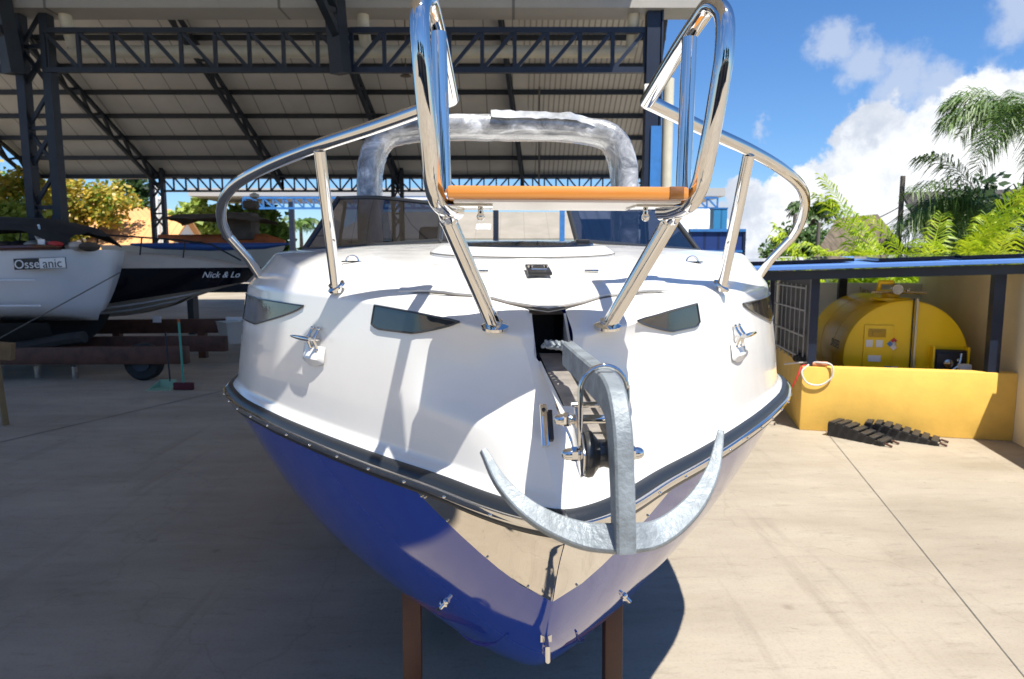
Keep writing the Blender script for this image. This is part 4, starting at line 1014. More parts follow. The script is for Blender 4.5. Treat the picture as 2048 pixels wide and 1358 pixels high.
# cover, cabin and clutter on deck
def tarp(name, m, pts, ry, parent, seed=1, rag=.06):
    random.seed(seed); mb = MB(); rows = []
    for x, z, w, h in pts:
        row = []
        for j in range(13):
            a = math.pi * j / 12; row.append(Vector((x, -math.cos(a) * ry * w, z - h * (1 - math.sin(a)) + random.uniform(-rag, rag) * .6)))
        rows.append(row)
    mb.grid(rows); return mb.build(name, m, parent, angle=80)
tarp('tarpaulin', M['canvas_dark'], [(-3, 2.62, 1, .28), (-1.2, 2.66, 1, .24), (0, 2.66, 1, .22), (1.0, 2.66, 1, .22), (1.7, 2.60, .95, .22), (2.05, 2.52, .9, .24), (2.3, 2.38, .8, .22)], .95, ob, 3)
for x in (-1.5, -.2, 1.0, 2.0):
    mb = MB(); mb.tube([(x, -.8, 2.05), (x - .1, -.8, 2.5)], .02, 8); mb.build('cover_pole', M['steel_dull'], ob)
mb = MB(); mb.box((0.0, -.5, 2.16), (1.6, .5, .22)); mb.build('deck_box', M['boat_cream'], ob, bevel=.03)
mb = MB(); mb.tube([(-.2, -.85, 2.1), (-.2, -.85, 2.42), (.75, -.85, 2.44), (.55, -.85, 2.1)], .02, 8); mb.build('grab_rail', M['steel_dull'], ob)
random.seed(12)
for k in range(7):
    mb = MB(); x = 1.2 + k * .22; mb.ball((x, -.55, 2.16), (.14, .2, random.uniform(.06, .13)), 9, 6); mb.build('deck_gear', [M['canvas_brown'], M['canvas_dark'], M['boat_cream']][k % 3], ob)
mb = MB(); mb.box((2.05, -.98, 2.20), (.10, .02, .13)); mb.build('tag', M['white'], ob); mb = MB(); mb.ball((2.2, -.9, 2.19), (.13, .08, .05)); mb.build('red_rag', M['red'], ob)
ot = thing('boat_trailer', 'long brown trailer beam with one dark tyre under the boat with the name sign', 'trailer', (-7.5, 10.9, 0))
mb = MB(); mb.beam((-4, 0, .40), (2.28, 0, .43), .14, .28); mb.build('frame_beam', M['rust_dark'], ot, bevel=.01)
mb = MB(); mb.beam((-4, 1.5, .40), (2.28, 1.5, .43), .14, .28); mb.build('frame_beam', M['rust_dark'], ot, bevel=.01)
mb = MB(); rt = Matrix.Rotation(R(90), 3, 'X'); mb.lathe([(.12, -.1), (.27, -.1), (.305, -.06), (.305, .06), (.27, .1), (.12, .1)], (1.50, .12, .305), 32, rt); w_ = mb.build('wheel', M['tyre'], ot)
mb = MB(); mb.lathe([(.02, .02), (.13, .05), (.15, .1), (.15, .12), (.02, .10)], (1.50, .12, .305), 20, rt); mb.build('rim', M['dark_steel'], w_)
mb = MB(); mb.tube([(x, .05, .62 + .10 * math.sin(x * 2)) for x in (-.6, -.3, 0, .3, .6)], .1, 8); mb.build('rope_bundle', M['canvas_dark'], ot)
for k in range(3):
    mb = MB(); mb.cyl((-1.0 + k * .62, .3, 0), (-1.0 + k * .62, .3, .2), .05, 10); mb.build('prop_block', M['steel_dull'], ot)
pr = thing('wooden_prop', 'yellowish wooden trestle leg leaning at the left edge', 'trestle', at_z(12, 850, 0))
mb = MB(); mb.beam((0, 0, 0), (-.18, .15, 1.0), .06, .05); mb.build('leg', mat("trestle_wood", (.25, .16, .06), .7, var=.3), pr); mb = MB(); mb.beam((-.30, .1, .90), (.05, .15, .86), .10, .20); mb.build('top_rail', mat("trestle_top", (.22, .13, .05), .7, var=.3), pr)
mb = MB(); mb.beam((-.55, .5, 0), (-.35, .15, .95), .06, .05); mb.build('leg', M['bark'], pr)
rp = thing('mooring_rope', 'thin pale rope slanting across the white hull with the name sign', 'rope', at_y(0, 672, 10.3))
q0 = at_y(0, 676, 10.2); q1 = at_y(240, 545, 10.75)
mb = MB(); mb.tube([q0 - rp.location, q1 - rp.location], .009, 6); mb.build('line', M['pole'], rp)

nb = thing('navy_cruiser', 'motor cruiser with navy hull band and white script name', 'boat', (-5.6, 14.2, 0))
L_ = 5.2
def cruiser_rows(zs_t, zs_b, wt, wb, x0t, x0b, L=5.2, n=22):
    rows = []
    for i in range(n + 1):
        f = i / n; row = []
        for k in range(5):
            u = k / 4; x0 = lerp(x0b, x0t, u); x = x0 - (L + x0) * (1 - f); d = (x0 - x)
            w = lerp(wb, wt, u) * min(1, (d / 2.6)) ** .62 if d > 0 else 0
            zt, zb = zs_t(d), zs_b(d); row.append(Vector((x, -w, lerp(zb, zt, u))))
        rows.append(row)
    return rows
def both(rows): return [r + [Vector((p.x, -p.y, p.z)) for p in r[::-1]] for r in rows]
zmid = lambda d: interp(d, [0, .5, 2.8, 5], [1.50, 1.40, 1.03, .95]); ztop = lambda d: interp(d, [0, 5], [1.80, 1.78]); zlow = lambda d: interp(d, [0, .8, 1.6, 3, 5], [1.48, 1.02, .82, .74, .72])
mb = MB(); mb.grid(both(cruiser_rows(ztop, zmid, 1.25, 1.12, .42, .10))); mb.build('navy_band', M['boat_navy'], nb, angle=60)
mb = MB(); mb.grid(both(cruiser_rows(zmid, zlow, 1.12, .35, .10, -.62))); mb.build('bottom', M['boat_cream'], nb, angle=60)
for o_ in (.35, .7):
    mb = MB(); mb.tube([r[0].lerp(r[-1], o_) + Vector((0, -.01, 0)) for r in cruiser_rows(zmid, zlow, 1.12, .35, .10, -.62)], .02, 6); mb.build('strake', M['boat_white'], nb)
ztt = lambda d: interp(d, [0, 1, 3, 5], [1.84, 2.0, 2.14, 2.18])
mb = MB(); rws = both(cruiser_rows(ztt, ztop, 1.12, 1.25, .05, .42)); mb.grid(rws); mb.add([p for r in rws for p in (r[4], r[5])], [(2*i, 2*i+2, 2*i+3, 2*i+1) for i in range(len(rws)-1)]); mb.build('deck_moulding', M['boat_cream'], nb, angle=60)
rl_ = MB(); base = [r[4] for r in rws][2:]
rl_.tube([p + Vector((0, 0, .34)) for p in base[4:-2]] + [base[-1] + Vector((-.05, 0, .1))], .018, 6)
for p in base[4:-2:3]: rl_.tube([p, p + Vector((.06, 0, .34))], .014, 6)
rl_.build('guard_rail', M['dark_steel'], nb)
text('lettering', 'Nick & Lo', M['white'], nb, at_y(441, 550, 13.1) - nb.location, .16, Matrix.Rotation(R(24), 3, 'Z') @ Mx, .002, shear=.45)
for k, dx in enumerate((-3.35, -3.15)):
    mb = MB(); mb.tube([(dx, -1.15, 2.50), (dx + .16, -1.2, 2.1)], [.09, .09], 12); mb.build('fender', M['boat_cream'], nb)
bt = thing('boat_trailer', 'brown trailer beam with white plate below the navy cruiser', 'trailer', (-5.8, 13.6, 0))
mb = MB(); mb.beam((-2.6, 0, .62), (1.6, 0, .66), .12, .28); mb.build('frame_beam', M['rust_dark'], bt, bevel=.01)
for x in (-2.1, -.4): mb = MB(); mb.beam((x, 0, 0), (x, 0, .55), .14, .14); mb.build('stand', M['rust_dark'], bt)
mb = MB(); rt = Matrix.Rotation(R(90), 3, 'X'); mb.lathe([(.12, -.1), (.27, -.1), (.30, -.06), (.30, .06), (.27, .1), (.12, .1)], (.9, .2, .30), 28, rt); mb.build('wheel', M['tyre'], bt)
mb = MB(); mb.box((-1.25, -.09, .78), (.16, .02, .13)); mb.build('number_plate', M['white'], bt); mb = MB(); mb.box((.30, -.09, .78), (.36, .02, .09)); mb.build('maker_plate', M['white'], bt)
cr = thing('plastic_crate', 'grey plastic crate on the brown trailer beside the big boat', 'crate', at_y(468, 665, 13.2))
mb = MB(); mb.lathe([(.26, -.2), (.34, .2), (.36, .22), (.33, .22), (.25, -.15)], (0, 0, 0), 4); mb.build('tub', M['boat_cream'], cr)
kb = thing('kayak', 'blue kayak lying on the deck above the navy cruiser', 'kayak', at_y(420, 492, 15.2))
mb = MB(); mb.tube([(-1.75, 0, .04), (-1.2, 0, 0), (0, 0, -.02), (1.2, 0, 0), (1.75, 0, .05)], [.02, .07, .09, .07, .02], 14); mb.build('kayak_hull', M['kayak_blue'], kb)
mb = MB(); mb.lathe([(.08, .07), (.07, .10), (.02, .09)], (-.3, 0, 0), 16, sx=2); mb.build('cockpit_rim', M['black'], kb)
co = thing('covered_boat', 'boat under brown canopy and orange cover between the posts', 'boat', at_y(440, 480, 18) - Vector((0, 0, 0)))
mb = MB(); mb.tube([(-1.6, 0, .10), (-.8, 0, .0), (.3, 0, -.05), (1.2, 0, .0), (1.7, 0, -.05)], [.04, .14, .2, .16, .05], 14); mb.build('orange_cover', M['orange'], co)
tarp('canopy', M['canvas_brown'], [(-1.35, .52, 1, .12), (-.9, .66, 1, .14), (-.3, .66, 1, .16), (.3, .68, 1, .16), (1.0, .60, 1, .14), (1.3, .52, 1, .1)], .8, co, 8, .02)
mb = MB(); mb.box((.55, 0, .35), (.8, .6, .7)); mb.box((.85, 0, .90), (.36, .3, .22)); mb.build('flybridge', M['canvas_brown'], co, bevel=.05)
mb = MB(); mb.lathe([(.02, 0), (.12, .05), (.12, .12), (.02, .16)], (.95, 0, 1.05), 16); mb.build('radar_dome', M['boat_cream'], co)
mb = MB(); rr_ = both(cruiser_rows(lambda d: -.15, lambda d: -1.1, .9, .5, 1.7, 1.2, L=2.6)); mb.grid(rr_); mb.build('hull', M['boat_cream'], co, angle=60)
mb = MB(); mb.box((0, 0, -1.25), (2.0, .4, .22)); mb.box((-.8, 0, -1.9), (.16, .3, 1.2)); mb.box((.8, 0, -1.9), (.16, .3, 1.2)); mb.build('cradle', M['dark_steel'], co)
# broom, dustpan
bm_ = thing('broom', 'teal handled push broom standing on the shaded concrete', 'broom', at_z(368, 780, 0))
mb = MB(); mb.tube([(0, 0, .10), (-.05, .06, 1.02)], .016, 10); mb.build('handle', M['teal'], bm_); mb = MB(); mb.box((0, 0, .06), (.30, .06, .11)); mb.build('bristle_head', M['maroon'], bm_, bevel=.01)
mb = MB(); mb.cyl((-.05, .06, 1.02), (-.053, .064, 1.07), .018, 10); mb.build('handle_cap', M['orange'], bm_)
dp = thing('dustpan', 'mint green dustpan with long dark handle beside the teal broom', 'dustpan', at_z(324, 779, 0))
mb = MB(); mb.prism([Vector(p) for p in ((-.20, -.10, 0), (.16, -.10, 0), (.18, .12, .0), (.10, .14, .0), (-.10, .14, .0))], (0, 0, 0), (0, 0, .01)); mb.prism([Vector(p) for p in ((.16, -.1, 0), (.18, .12, 0), (.16, .12, .12), (.15, -.05, .03))], (0, 0, 0), (.01, 0, 0)); mb.prism([Vector(p) for p in ((-.20, -.1, 0), (-.12, .14, 0), (-.10, .14, .12), (-.18, -.02, .03))], (0, 0, 0), (.01, 0, 0)); mb.prism([Vector(p) for p in ((-.11, .14, 0), (.17, .13, 0), (.16, .13, .13), (-.10, .14, .13))], (0, 0, 0), (0, .01, 0)); mb.build('pan', M['mint'], dp, smooth=False)
mb = MB(); mb.tube([(.06, .14, .10), (.0, .20, .85)], .013, 8); mb.build('handle', M['dark_steel'], dp)

# ------------------------------------------------------------------ background buildings
def gable(name, label, loc, rz, L, W, h, rise, wall_m, roof_m, cat='house', over=.3):
    t = thing(name, label, cat, loc, rz)
    mb = MB(); mb.box((0, 0, h/2), (L, W, h)); mb.add([(-L/2, -W/2, h), (-L/2, W/2, h), (-L/2, 0, h + rise), (L/2, -W/2, h), (L/2, W/2, h), (L/2, 0, h + rise)], [(0, 1, 2), (3, 5, 4)]); mb.build('wall', wall_m, t, smooth=False)
    for sg in (-1, 1):
        k = over / (W/2); P = [Vector((-L/2 - over, sg * (W/2 + over), h - rise * k)), Vector((L/2 + over, sg * (W/2 + over), h - rise * k)), Vector((L/2 + over, 0, h + rise)), Vector((-L/2 - over, 0, h + rise))]
        mb = MB(); mb.prism(P, (0, 0, .01), (0, 0, .15)); mb.build('roof', roof_m, t, smooth=False)
    return t
gable('house', 'orange tiled house with pale pink gable left of the far shed column', at_y(215, 520, 44) * 1 + Vector((-.8, 3, -1.95)), R(68), 8, 4.2, 3.6, 1.9, M['pink_wall'], M['tile_orange'])
gable('house', 'low house with broad bright orange tile roof behind the stored boats', at_y(262, 520, 36) + Vector((0, 2.0, -1.95)), R(2), 3.9, 5.5, 2.35, 1.8, M['white_wall'], M['tile_orange'])
wh = thing('warehouse', 'long warehouse with beige hipped sheet roof seen through the windscreen', 'warehouse', (-7, 56, 0))
mb = MB(); mb.box((3.0, 6, 1.75), (20.5, 12, 3.5)); mb.build('wall', M['pink_wall'], wh, smooth=False)
mb = MB(); P = [(-8.2, -.5, 3.55), (14.0, -.5, 3.55), (14.0, 6, 6.1), (-5.2, 6, 6.1)]; mb.add([Vector(p) + Vector((0, 0, d)) for d in (0, .12) for p in P], [(0,3,2,1), (4,5,6,7), (0,1,5,4), (1,2,6,5), (2,3,7,6), (3,0,4,7)]); mb.build('roof', M['beige_roof'], wh, smooth=False)
mb = MB(); P = [(-8.2, -.5, 3.55), (-5.2, 6, 6.1), (-8.2, 12.5, 3.55)]; mb.prism([Vector(p) for p in P], (0, 0, 0), (-.0, 0, .12)); mb.build('roof', M['beige_roof'], wh, smooth=False)
mb = MB(); mb.box((4.6, 2.2, 4.70), (1.2, 1.3, .1), M=Matrix.Rotation(R(21), 3, 'X')); mb.build('skylight', M['white'], wh)
mb = MB(); mb.box((3.0, -.55, 3.25), (22, .1, .35)); mb.build('gutter', M['dark_steel'], wh, smooth=False)
fs = thing('far_shed', 'far shed roof slab on bright blue lattice trusses beyond the open shed', 'shed', (-10, 44, 0))
mb = MB(); mb.box((6.5, 3, 6.22), (34, 6, .50)); mb.build('roof_slab', mat("grey_roof_slab", (.42, .41, .39), .7), fs, smooth=False)
mb = MB(); lattice(mb, (-7.0, -.1, 5.85), (7.0, -.1, 5.85), .65, 22, w=.13); mb.build('truss', M['blue_steel'], fs, smooth=False)
mb = MB(); lattice(mb, (7.0, -.1, 5.85), (23.0, -.1, 5.85), .65, 24, w=.13); mb.build('truss', M['blue_steel'], fs, smooth=False)
for x in (-4.0, 3.0, 9.0, 14.6):
    mb = MB(); mb.box((x, 0, 2.8), (.3, .3, 5.6)); mb.build('column', M['navy'], fs, smooth=False)
mb = MB(); mb.box((7.5, -.6, 5.75), (13.5, .15, .14)); mb.build('cable_tray', M['white'], fs, smooth=False)
for px in (318, 330):
    p = at_y(px, 520, 34); wp = thing('white_post', ['slim white post left of the far lattice column', 'slim white post nearest the far lattice column'][px > 320], 'post', (p.x, 34, 0), 0, 'white posts by the far column'); mb = MB(); mb.cyl((0, 0, 0), (0, 0, 5.4 if px < 325 else 4.9), .13, 12); mb.ball((0, 0, 5.4 if px < 325 else 4.9), .16, 10, 6); mb.build('shaft', M['white'], wp)
# fence line seen through the windscreen
wf = thing('yard_fence', 'dark mesh fence with navy posts seen above the foredeck', 'fence', (-1, 40, 0))
mb = MB(); mb.beam((-9, 0, 2.62), (8, 0, 2.62), .15, .28); mb.build('rail', M['dark_steel'], wf)
for x in (-2.6, .05, 3.9): mb = MB(); mb.box((x, 0, 2.6), (.28, .28, 5.2)); mb.build('post', M['blue_steel'] if x > 3 else M['navy'], wf)
# right hand background
wr_ = thing('white_roof_building', 'long building with white ribbed roof right of the windscreen', 'building', at_y(1400, 520, 30) * 1 - Vector((0, 0, 1.9)))
mb = MB(); mb.box((-1.5, 2, 1.4), (6.5, 4, 2.8)); mb.build('wall', M['white_wall'], wr_, smooth=False)
mb = MB(); mb.prism([Vector(p) for p in ((-5, -.3, 2.72), (1.9, -.3, 2.72), (1.9, 4, 4.3), (-5, 4, 4.3))], (0, 0, 0), (0, 0, .1)); mb.build('roof', M['white_roof'], wr_, smooth=False)
bt_ = thing('blue_container', 'tall light blue ribbed panel tower rising behind the navy fence', 'tower', at_y(1434, 520, 26) - Vector((0, 0, 1.95)))
mb = MB(); mb.box((0, 0, 1.92), (.50, .5, 3.84)); mb.build('cladding', M['blue_panel'], bt_, smooth=False); mb = MB(); mb.box((0, 0, 3.86), (.54, .54, .05)); mb.build('cap', M['blue_steel'], bt_)
nf = thing('navy_fence', 'navy blue ribbed metal fence right of the windscreen', 'fence', at_y(1432, 520, 20) - Vector((0, 0, 1.95)))
mb = MB(); mb.box((0, 0, 1.42), (1.55, .06, 2.8)); mb.build('panel', M['navy_panel'], nf, smooth=False)
mb = MB(); mb.box((0, -.04, 2.80), (1.62, .1, .08)); mb.box((0, -.04, 2.20), (1.55, .06, .06)); mb.build('rail', M['blue_steel'], nf)
for x in (-.78, .78): mb = MB(); mb.box((x, -.02, 1.42), (.08, .1, 2.84)); mb.build('post', M['navy'], nf)
th = thing('thatched_hut', 'grey weathered thatched hut roof between the palms', 'hut', at_y(1740, 520, 15.5) - Vector((0, 0, 1.95)))
mb = MB(); mb.prism([Vector(p) for p in ((-1.3, 0, 1.85), (.9, 0, 1.95), (.9, 1.5, 2.95), (-.1, 1.5, 2.85))], (0, 0, 0), (0, 0, .12)); mb.build('roof', M['thatch'], th, smooth=False)
mb = MB(); mb.box((0, .9, .95), (1.8, 1.2, 1.9)); mb.build('wall', M['white_wall'], th, smooth=False)
dh = thing('dark_roof_house', 'house with dark sloping roof behind the tall palm', 'house', at_y(2060, 520, 19) - Vector((0, 0, 1.95)))
mb = MB(); mb.prism([Vector(p) for p in ((-2.6, 0, 1.95), (5, 0, 2.0), (5, 3.5, 4.2), (-1.7, 3.5, 4.0))], (0, 0, 0), (0, 0, .12)); mb.build('roof', M['dark_roof'], dh, smooth=False)
mb = MB(); mb.box((1.4, 2, .95), (6, 3, 1.9)); mb.build('wall', M['pink_wall'], dh, smooth=False)
bh = thing('blue_roof_house', 'pale blue roof peeping through the bright palms', 'house', at_y(1880, 520, 24) - Vector((0, 0, 1.95)))
mb = MB(); mb.box((0, 1, 1.2), (3.0, 2, 2.4)); mb.build('wall', mat("pale_blue_wall", (.25, .36, .46), .7), bh, smooth=False); mb = MB(); mb.prism([Vector(p) for p in ((-1.7, -.2, 2.4), (1.7, -.2, 2.4), (1.7, 2.2, 2.9), (-1.7, 2.2, 2.9))], (0, 0, 0), (0, 0, .1)); mb.build('roof', M['white_roof'], bh, smooth=False)
for px, top, Y, lab in ((1590, 428, 24, 'weathered utility pole left in front of the green trees'), (1638, 445, 24, 'weathered utility pole right in front of the green trees'), (1806, 352, 15, 'thin pole rising behind the bright palms')):
    p = at_y(px, top, Y); up_ = thing('utility_pole', lab, 'pole', (p.x, Y, 0), 0, 'utility poles on the right'); mb = MB(); mb.cyl((0, 0, 0), (0, 0, p.z), .085 if Y > 20 else .06, 10, .06 if Y > 20 else .05); mb.build('shaft', M['pole'], up_)
for k, (a, b) in enumerate((((1680, 437, 24), (1806, 410, 15)), ((1730, 446, 24), (1806, 424, 15)))):
    p, q = at_y(*a), at_y(*b); wi = thing('overhead_cable', ['upper overhead cable running to the thin pole', 'lower overhead cable running to the thin pole'][k], 'cable', p, 0, 'overhead cables on the right'); mb = MB(); mb.tube([Vector((0, 0, 0)).lerp(q - p, t / 8) - Vector((0, 0, .25 * math.sin(math.pi * t / 8))) for t in range(9)], .012, 6); mb.build('wire', M['black'], wi)

# ------------------------------------------------------------------ trees and palms
def tree(name, label, loc, crown, trunk_h, m, n=2600, leaf=.22, seed=0, group=None, cat='tree'):
    rnd = random.Random(seed); t = thing(name, label, cat, loc, 0, group)
    mb = MB(); top = Vector((0, 0, trunk_h)); mb.tube([(0, 0, 0), (.06, 0, trunk_h * .5), top], [.2, .15, .1], 8)
    for c, r in crown:
        c = Vector(c); mb.tube([top * .7, top.lerp(c, .5) + Vector((0, 0, .1)), c], [.09, .06, .02], 6)
    mb.build('trunk', M['bark'], t)
    mb = MB(); tot = sum(r[0] * r[2] for c, r in crown)
    for c, r in crown:
        k = int(n * r[0] * r[2] / tot); c = Vector(c)
        clumps = [Vector((rnd.gauss(0, 1), rnd.gauss(0, 1), rnd.gauss(0, 1))).normalized() * rnd.uniform(.45, 1) for _ in range(max(6, k // 45))]
        for i in range(k):
            q = rnd.choice(clumps); p = Vector((q.x * r[0], q.y * r[1], q.z * r[2])) + Vector((rnd.gauss(0, .17) * r[0], rnd.gauss(0, .17) * r[1], rnd.gauss(0, .15) * r[2])) + c
            d = Vector((rnd.gauss(0, 1), rnd.gauss(0, 1), rnd.gauss(0, .7))).normalized(); s = d.orthogonal().normalized(); L = leaf * rnd.uniform(.6, 1.3); W = L * .38
            mb.add([p, p + d * L * .5 + s * W, p + d * L, p + d * L * .5 - s * W], [(0, 1, 2, 3)])
    mb.build('crown', m, t, smooth=False, fixn=False); return t
def frond(mb, base, d, L, droop, nl, ll, rnd, up=1.0, w=.028, hang=.5):
    d = Vector(d).normalized(); pts = []
    for i in range(13):
        f = i / 12; pts.append(base + d * L * f * (1 - .15 * f * droop) + Vector((0, 0, up * L * .35 * f - droop * L * f * f * .75)))
    for i in range(12): 
        a, b = pts[i], pts[i+1]; s = (b - a).cross(Vector((0, 0, 1))).normalized() * (.022 * (1 - i / 13)); mb.add([a - s, b - s * .9, b + s * .9, a + s], [(0, 1, 2, 3)])
    for k in range(nl):
        f = .12 + .88 * (k + rnd.random() * .6) / nl; x = f * 12; i = min(11, int(x)); p = pts[i].lerp(pts[i+1], x - i); T = (pts[i+1] - pts[i]).normalized()
        S_d = T.cross(Vector((0, 0, 1)));  S_d = S_d.normalized() if S_d.length > 1e-3 else Vector((1, 0, 0))
        l = ll * (math.sin(math.pi * (.12 + .8 * f)) ** .6) * rnd.uniform(.8, 1.15)
        for sg in (-1, 1):
            q = (S_d * sg * rnd.uniform(.7, 1) + T * rnd.uniform(.5, .9) + Vector((0, 0, rnd.uniform(-.3, .35)))).normalized(); e = p + q * l * .55; e2 = p + q * l + Vector((0, 0, -hang * l * rnd.uniform(.5, 1.2)))
            nn = q.cross(T).normalized() * .0 + T * w
            mb.add([p - nn * .4, e - nn, e2, e + nn, p + nn * .4], [(0, 1, 2, 3, 4)])
def palm(name, label, loc, h, fronds, m, seed=0, lean=(0, 0), tr_=.13, crownshaft=None, group=None, cat='palm tree'):
    rnd = random.Random(seed); t = thing(name, label, cat, loc, 0, group)
    mb = MB(); top = Vector((lean[0], lean[1], h)); P = [Vector((lean[0] * f ** 2, lean[1] * f ** 2, h * f)) for f in [i / 10 for i in range(11)]]; mb.tube(P, [tr_ * (1.25 - .55 * i / 10) for i in range(11)], 10); mb.build('trunk', M['bark'], t)
    mb = MB(); fronds(mb, top, rnd); mb.build('crown', m, t, smooth=False, fixn=False); return t
def ring(n, L, ll, nl=34, up=(.4, 1.6), droop=(.5, 1.1), a0=0, a1=360, w=.03, hang=.5, ex=None):
    def go(mb, top, rnd):
        for k in range(n):
            a = R(lerp(a0, a1, (k + rnd.random() * .7) / n)); frond(mb, top, (math.cos(a), math.sin(a), rnd.uniform(-.1, .5)), L * rnd.uniform(.8, 1.1), rnd.uniform(*droop), nl, ll, rnd, rnd.uniform(*up), w, hang)
        if ex: ex(mb, top, rnd)
    return go
gp = lambda px, Y: Vector((at_y(px, 520, Y).x, Y, 0))
def coco_extra(mb, top, rnd):
    for dx, dz, L in ((-1, .9, 2.7), (-1, .55, 2.6), (-.8, 1.3, 2.4), (-.95, .15, 2.2), (-.7, -.2, 1.9)): frond(mb, top, (dx, -.25 + rnd.uniform(-.3, .3), dz * .6), L, .75, 64, .62, rnd, dz, .013, .6)
palm('coconut_palm', 'tall palm with arching fronds at the right edge behind the shelter', gp(2046, 13.5), 4.6, ring(26, 1.9, .62, 56, (.2, 1.9), (.5, 1.3), w=.014), M['palm_green'], 3, (.05, .1), .12, group='green palms on the right')
palm('coconut_palm', 'spreading dark green palm left of the tall palm, fronds reaching over bright bushes', gp(1985, 14.5), 2.85, ring(18, 2.2, .75, 60, (.2, 1.5), (.7, 1.4), w=.015, ex=coco_extra), M['palm_green'], 8, (-.1, 0), .13, group='green palms on the right')
def clump(n, L, ll, nl=30, w=.035):
    def go(mb, top, rnd):
        for k in range(n):
            a = rnd.uniform(0, 2 * math.pi); r = rnd.uniform(0, .3); frond(mb, Vector((r * math.cos(a), r * math.sin(a), .3)), (math.cos(a) * .7, math.sin(a) * .7, .8), L * rnd.uniform(.6, 1.1), rnd.uniform(.5, 1.15), nl, ll, rnd, rnd.uniform(.9, 2.2), w, .45)
    return go
for i, (px, Y, L, lab) in enumerate(((1745, 11.8, 2.3, 'bright yellow green palm bush at the left of the row behind the shelter roof'), (1835, 12.2, 2.9, 'tallest bright yellow green palm bush in the middle behind the shelter'), (1930, 11.8, 2.45, 'bright yellow green palm bush at the right of the row, below dark fronds'))):
    palm('palm_bush', lab, gp(px, Y), .5, clump(60, L, .46, 46, .017), M['areca'], 20 + i, tr_=.1, group='bright palm bushes behind the shelter', cat='palm bush')
palm('palm_bush', 'small dry orange tinged palm tuft just above the shelter roof', gp(1800, 10.9), .4, clump(16, 1.45, .4, 34, .015), M['areca_dry'], 31, tr_=.08, cat='palm bush')
palm('palm_bush', 'dark green palm bush beside the navy fence', gp(1506, 22), .8, clump(40, 2.0, .55, 26, .05), M['palm_green'], 33, tr_=.12, cat='palm bush')
palm('fan_palm', 'tall slender palm rising above the trees on the right', gp(1622, 36), 4.5, ring(18, 1.5, .6, 20, (.5, 1.6), (.4, .9), w=.07), M['leaf_mid'], 35, tr_=.16)
palm('fan_palm', 'small palm top above the beige warehouse roof', gp(604, 70), 5.6, ring(16, 2.2, .9, 16, (.3, 1.2), (.6, 1.0), w=.1), M['palm_green'], 36, tr_=.2)
tree('broad_tree', 'leafy mid green tree below the slender palm', gp(1600, 35), [((0, 0, 2.7), (1.7, 1.4, 1.3)), ((1.2, 0, 2.4), (1.4, 1.2, 1.1)), ((-1.0, .2, 2.1), (1.0, 1, .9))], 1.6, M['leaf_mid'], 3000, .30, 41)
tree('broad_tree', 'dark green tree right of the slender palm', gp(1690, 38), [((0, 0, 2.2), (2.0, 1.5, 1.2)), ((-1.3, 0, 1.8), (1.2, 1, 1))], 1.5, M['leaf_dark'], 2600, .30, 42)
tree('broad_tree', 'dark tree with deep shade behind the spreading palm', gp(1985, 17.2), [((0, 0, 3.0), (1.5, 1.0, .9)), ((-1.0, 0, 2.5), (.9, .8, .8))], 1.5, M['leaf_dark'], 2400, .22, 43)
tree('hedge', 'clipped light green hedge in front of the utility poles', gp(1600, 27), [((-1.2, 0, 1.15), (.9, .6, .75)), ((0, 0, 1.2), (.9, .6, .8)), ((1.2, 0, 1.15), (.9, .6, .8)), ((2.4, 0, 1.1), (.9, .6, .7))], .5, M['leaf_mid'], 3200, .16, 44, cat='hedge')
tree('hedge', 'green hedge under the dark roof at the right edge', gp(2030, 16), [((-.6, 0, 1.3), (.8, .6, .8)), ((.4, 0, 1.3), (.8, .6, .8))], .5, M['leaf_mid'], 1800, .14, 45, cat='hedge')
# left
tree('flowering_tree', 'yellow orange flowering tree at the far left edge', gp(20, 30), [((0, 0, 4.6), (1.7, 1.3, 1.3)), ((-1.4, 0, 5.2), (1.4, 1.2, 1.2)), ((.6, 0, 3.6), (1.3, 1.1, 1.0))], 2.6, M['leaf_yellow'], 6500, .22, 51)
tree('flowering_tree', 'yellow orange flowering tree right of the lattice column', gp(185, 36), [((-.6, 0, 5.2), (1.7, 1.4, 1.2)), ((.9, 0, 4.6), (1.5, 1.2, .9)), ((-1.2, 0, 3.7), (1.4, 1.2, 1.2))], 2.6, M['leaf_yellow'], 6500, .22, 52)
tree('broad_tree', 'bright green tree low at the far left behind the tarpaulin', gp(45, 26), [((0, 0, 3.1), (1.5, 1.2, 1.0)), ((-1.5, 0, 3.2), (1.3, 1.1, 1.1))], 1.6, M['leaf_light'], 2600, .26, 53)
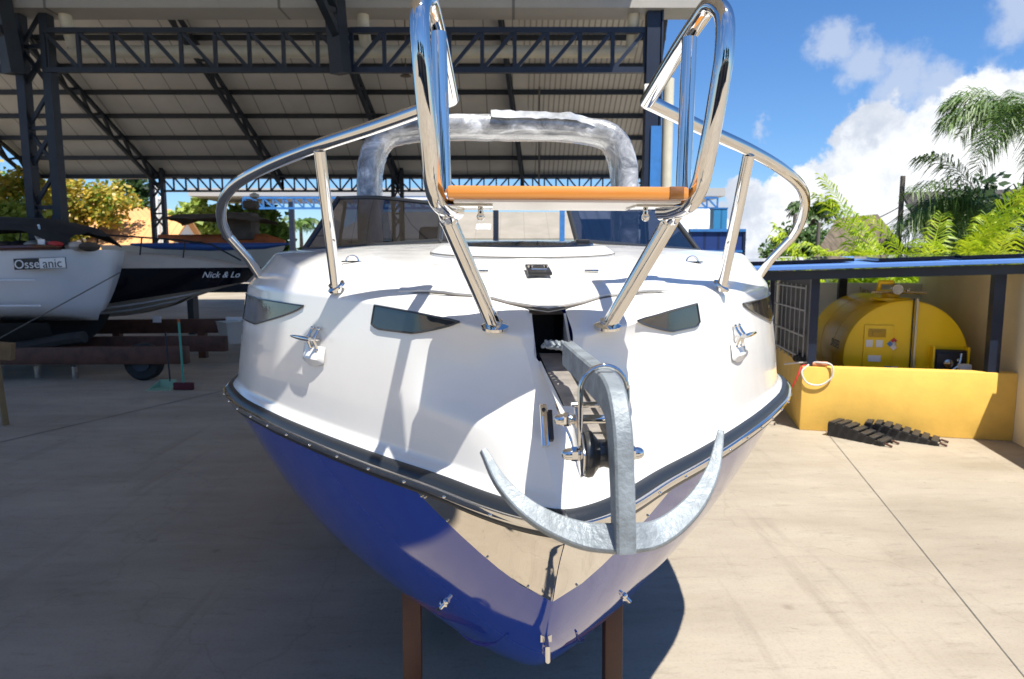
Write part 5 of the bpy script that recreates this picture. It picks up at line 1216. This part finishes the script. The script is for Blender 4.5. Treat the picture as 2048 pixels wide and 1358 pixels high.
tree('conifer', 'dark conifer behind the orange roofed house', gp(283, 50), [((0, 0, 5.6), (1.3, 1.2, 1.7)), ((.3, 0, 3.8), (1.5, 1.2, 1.3)), ((-.2, 0, 7.2), (1.0, .9, 1.0))], 3, M['leaf_dark'], 2600, .34, 54)
tree('conifer', 'pale brownish slim tree left of the dark conifer', gp(248, 48), [((0, 0, 6.0), (.8, .8, 1.6)), ((0, 0, 4.3), (.7, .7, 1.2))], 3, M['leaf_yellow'], 1400, .30, 55)
for i, (px, Y, lab) in enumerate(((390, 46, 'pale green round leaved tree behind the far column'), (450, 48, 'pale green tree in the middle under the blue truss'), (520, 47, 'darker green tree at the right under the blue truss'))):
    tree('broad_tree', lab, gp(px, Y), [((0, 0, 4.2), (1.7, 1.4, 1.5)), ((-.9, 0, 3.0), (1.3, 1.1, 1.1)), ((1.0, 0, 3.2), (1.3, 1.1, 1.1))], 2.2, M['leaf_light'] if i < 2 else M['leaf_mid'], 2600, .50, 60 + i, group='trees under the far blue truss')

# ------------------------------------------------------------------ unseen building and trees added behind the camera for chrome and hull reflections
ws = thing('workshop', 'low dark workshop facing the bow across the yard', 'building', (2, -14, 0))
mb = MB(); mb.box((0, -3, 1.5), (34, 6, 3.0)); mb.build('wall', mat("workshop_wall", (.10, .10, .105), .8, var=.3, vscale=.5), ws, smooth=False)
mb = MB(); mb.prism([Vector(p) for p in ((-17.5, .5, 3.0), (17.5, .5, 3.0), (17.5, -6.5, 4.2), (-17.5, -6.5, 4.2))], (0, 0, 0), (0, 0, .15)); mb.build('roof', M['dark_roof'], ws, smooth=False)
for k, x in enumerate((-11, -1, 9)):
    mb = MB(); mb.box((x, .02, 1.3), (4.5, .1, 2.6)); mb.build('roller_door', M['dark_steel'] if k else M['navy'], ws, smooth=False)
for k, (x, y) in enumerate(((-9, -23), (4, -24), (14, -22))):
    tree('broad_tree', ['dense dark tree behind the left of the workshop', 'dense dark tree behind the middle of the workshop', 'dense dark tree behind the right of the workshop'][k], Vector((x, y, 0)), [((0, 0, 6.5), (4.2, 3, 2.6)), ((2, 0, 5), (3, 2.5, 2))], 4, M['leaf_dark'], 2200, .7, 70 + k, group='trees behind the workshop')
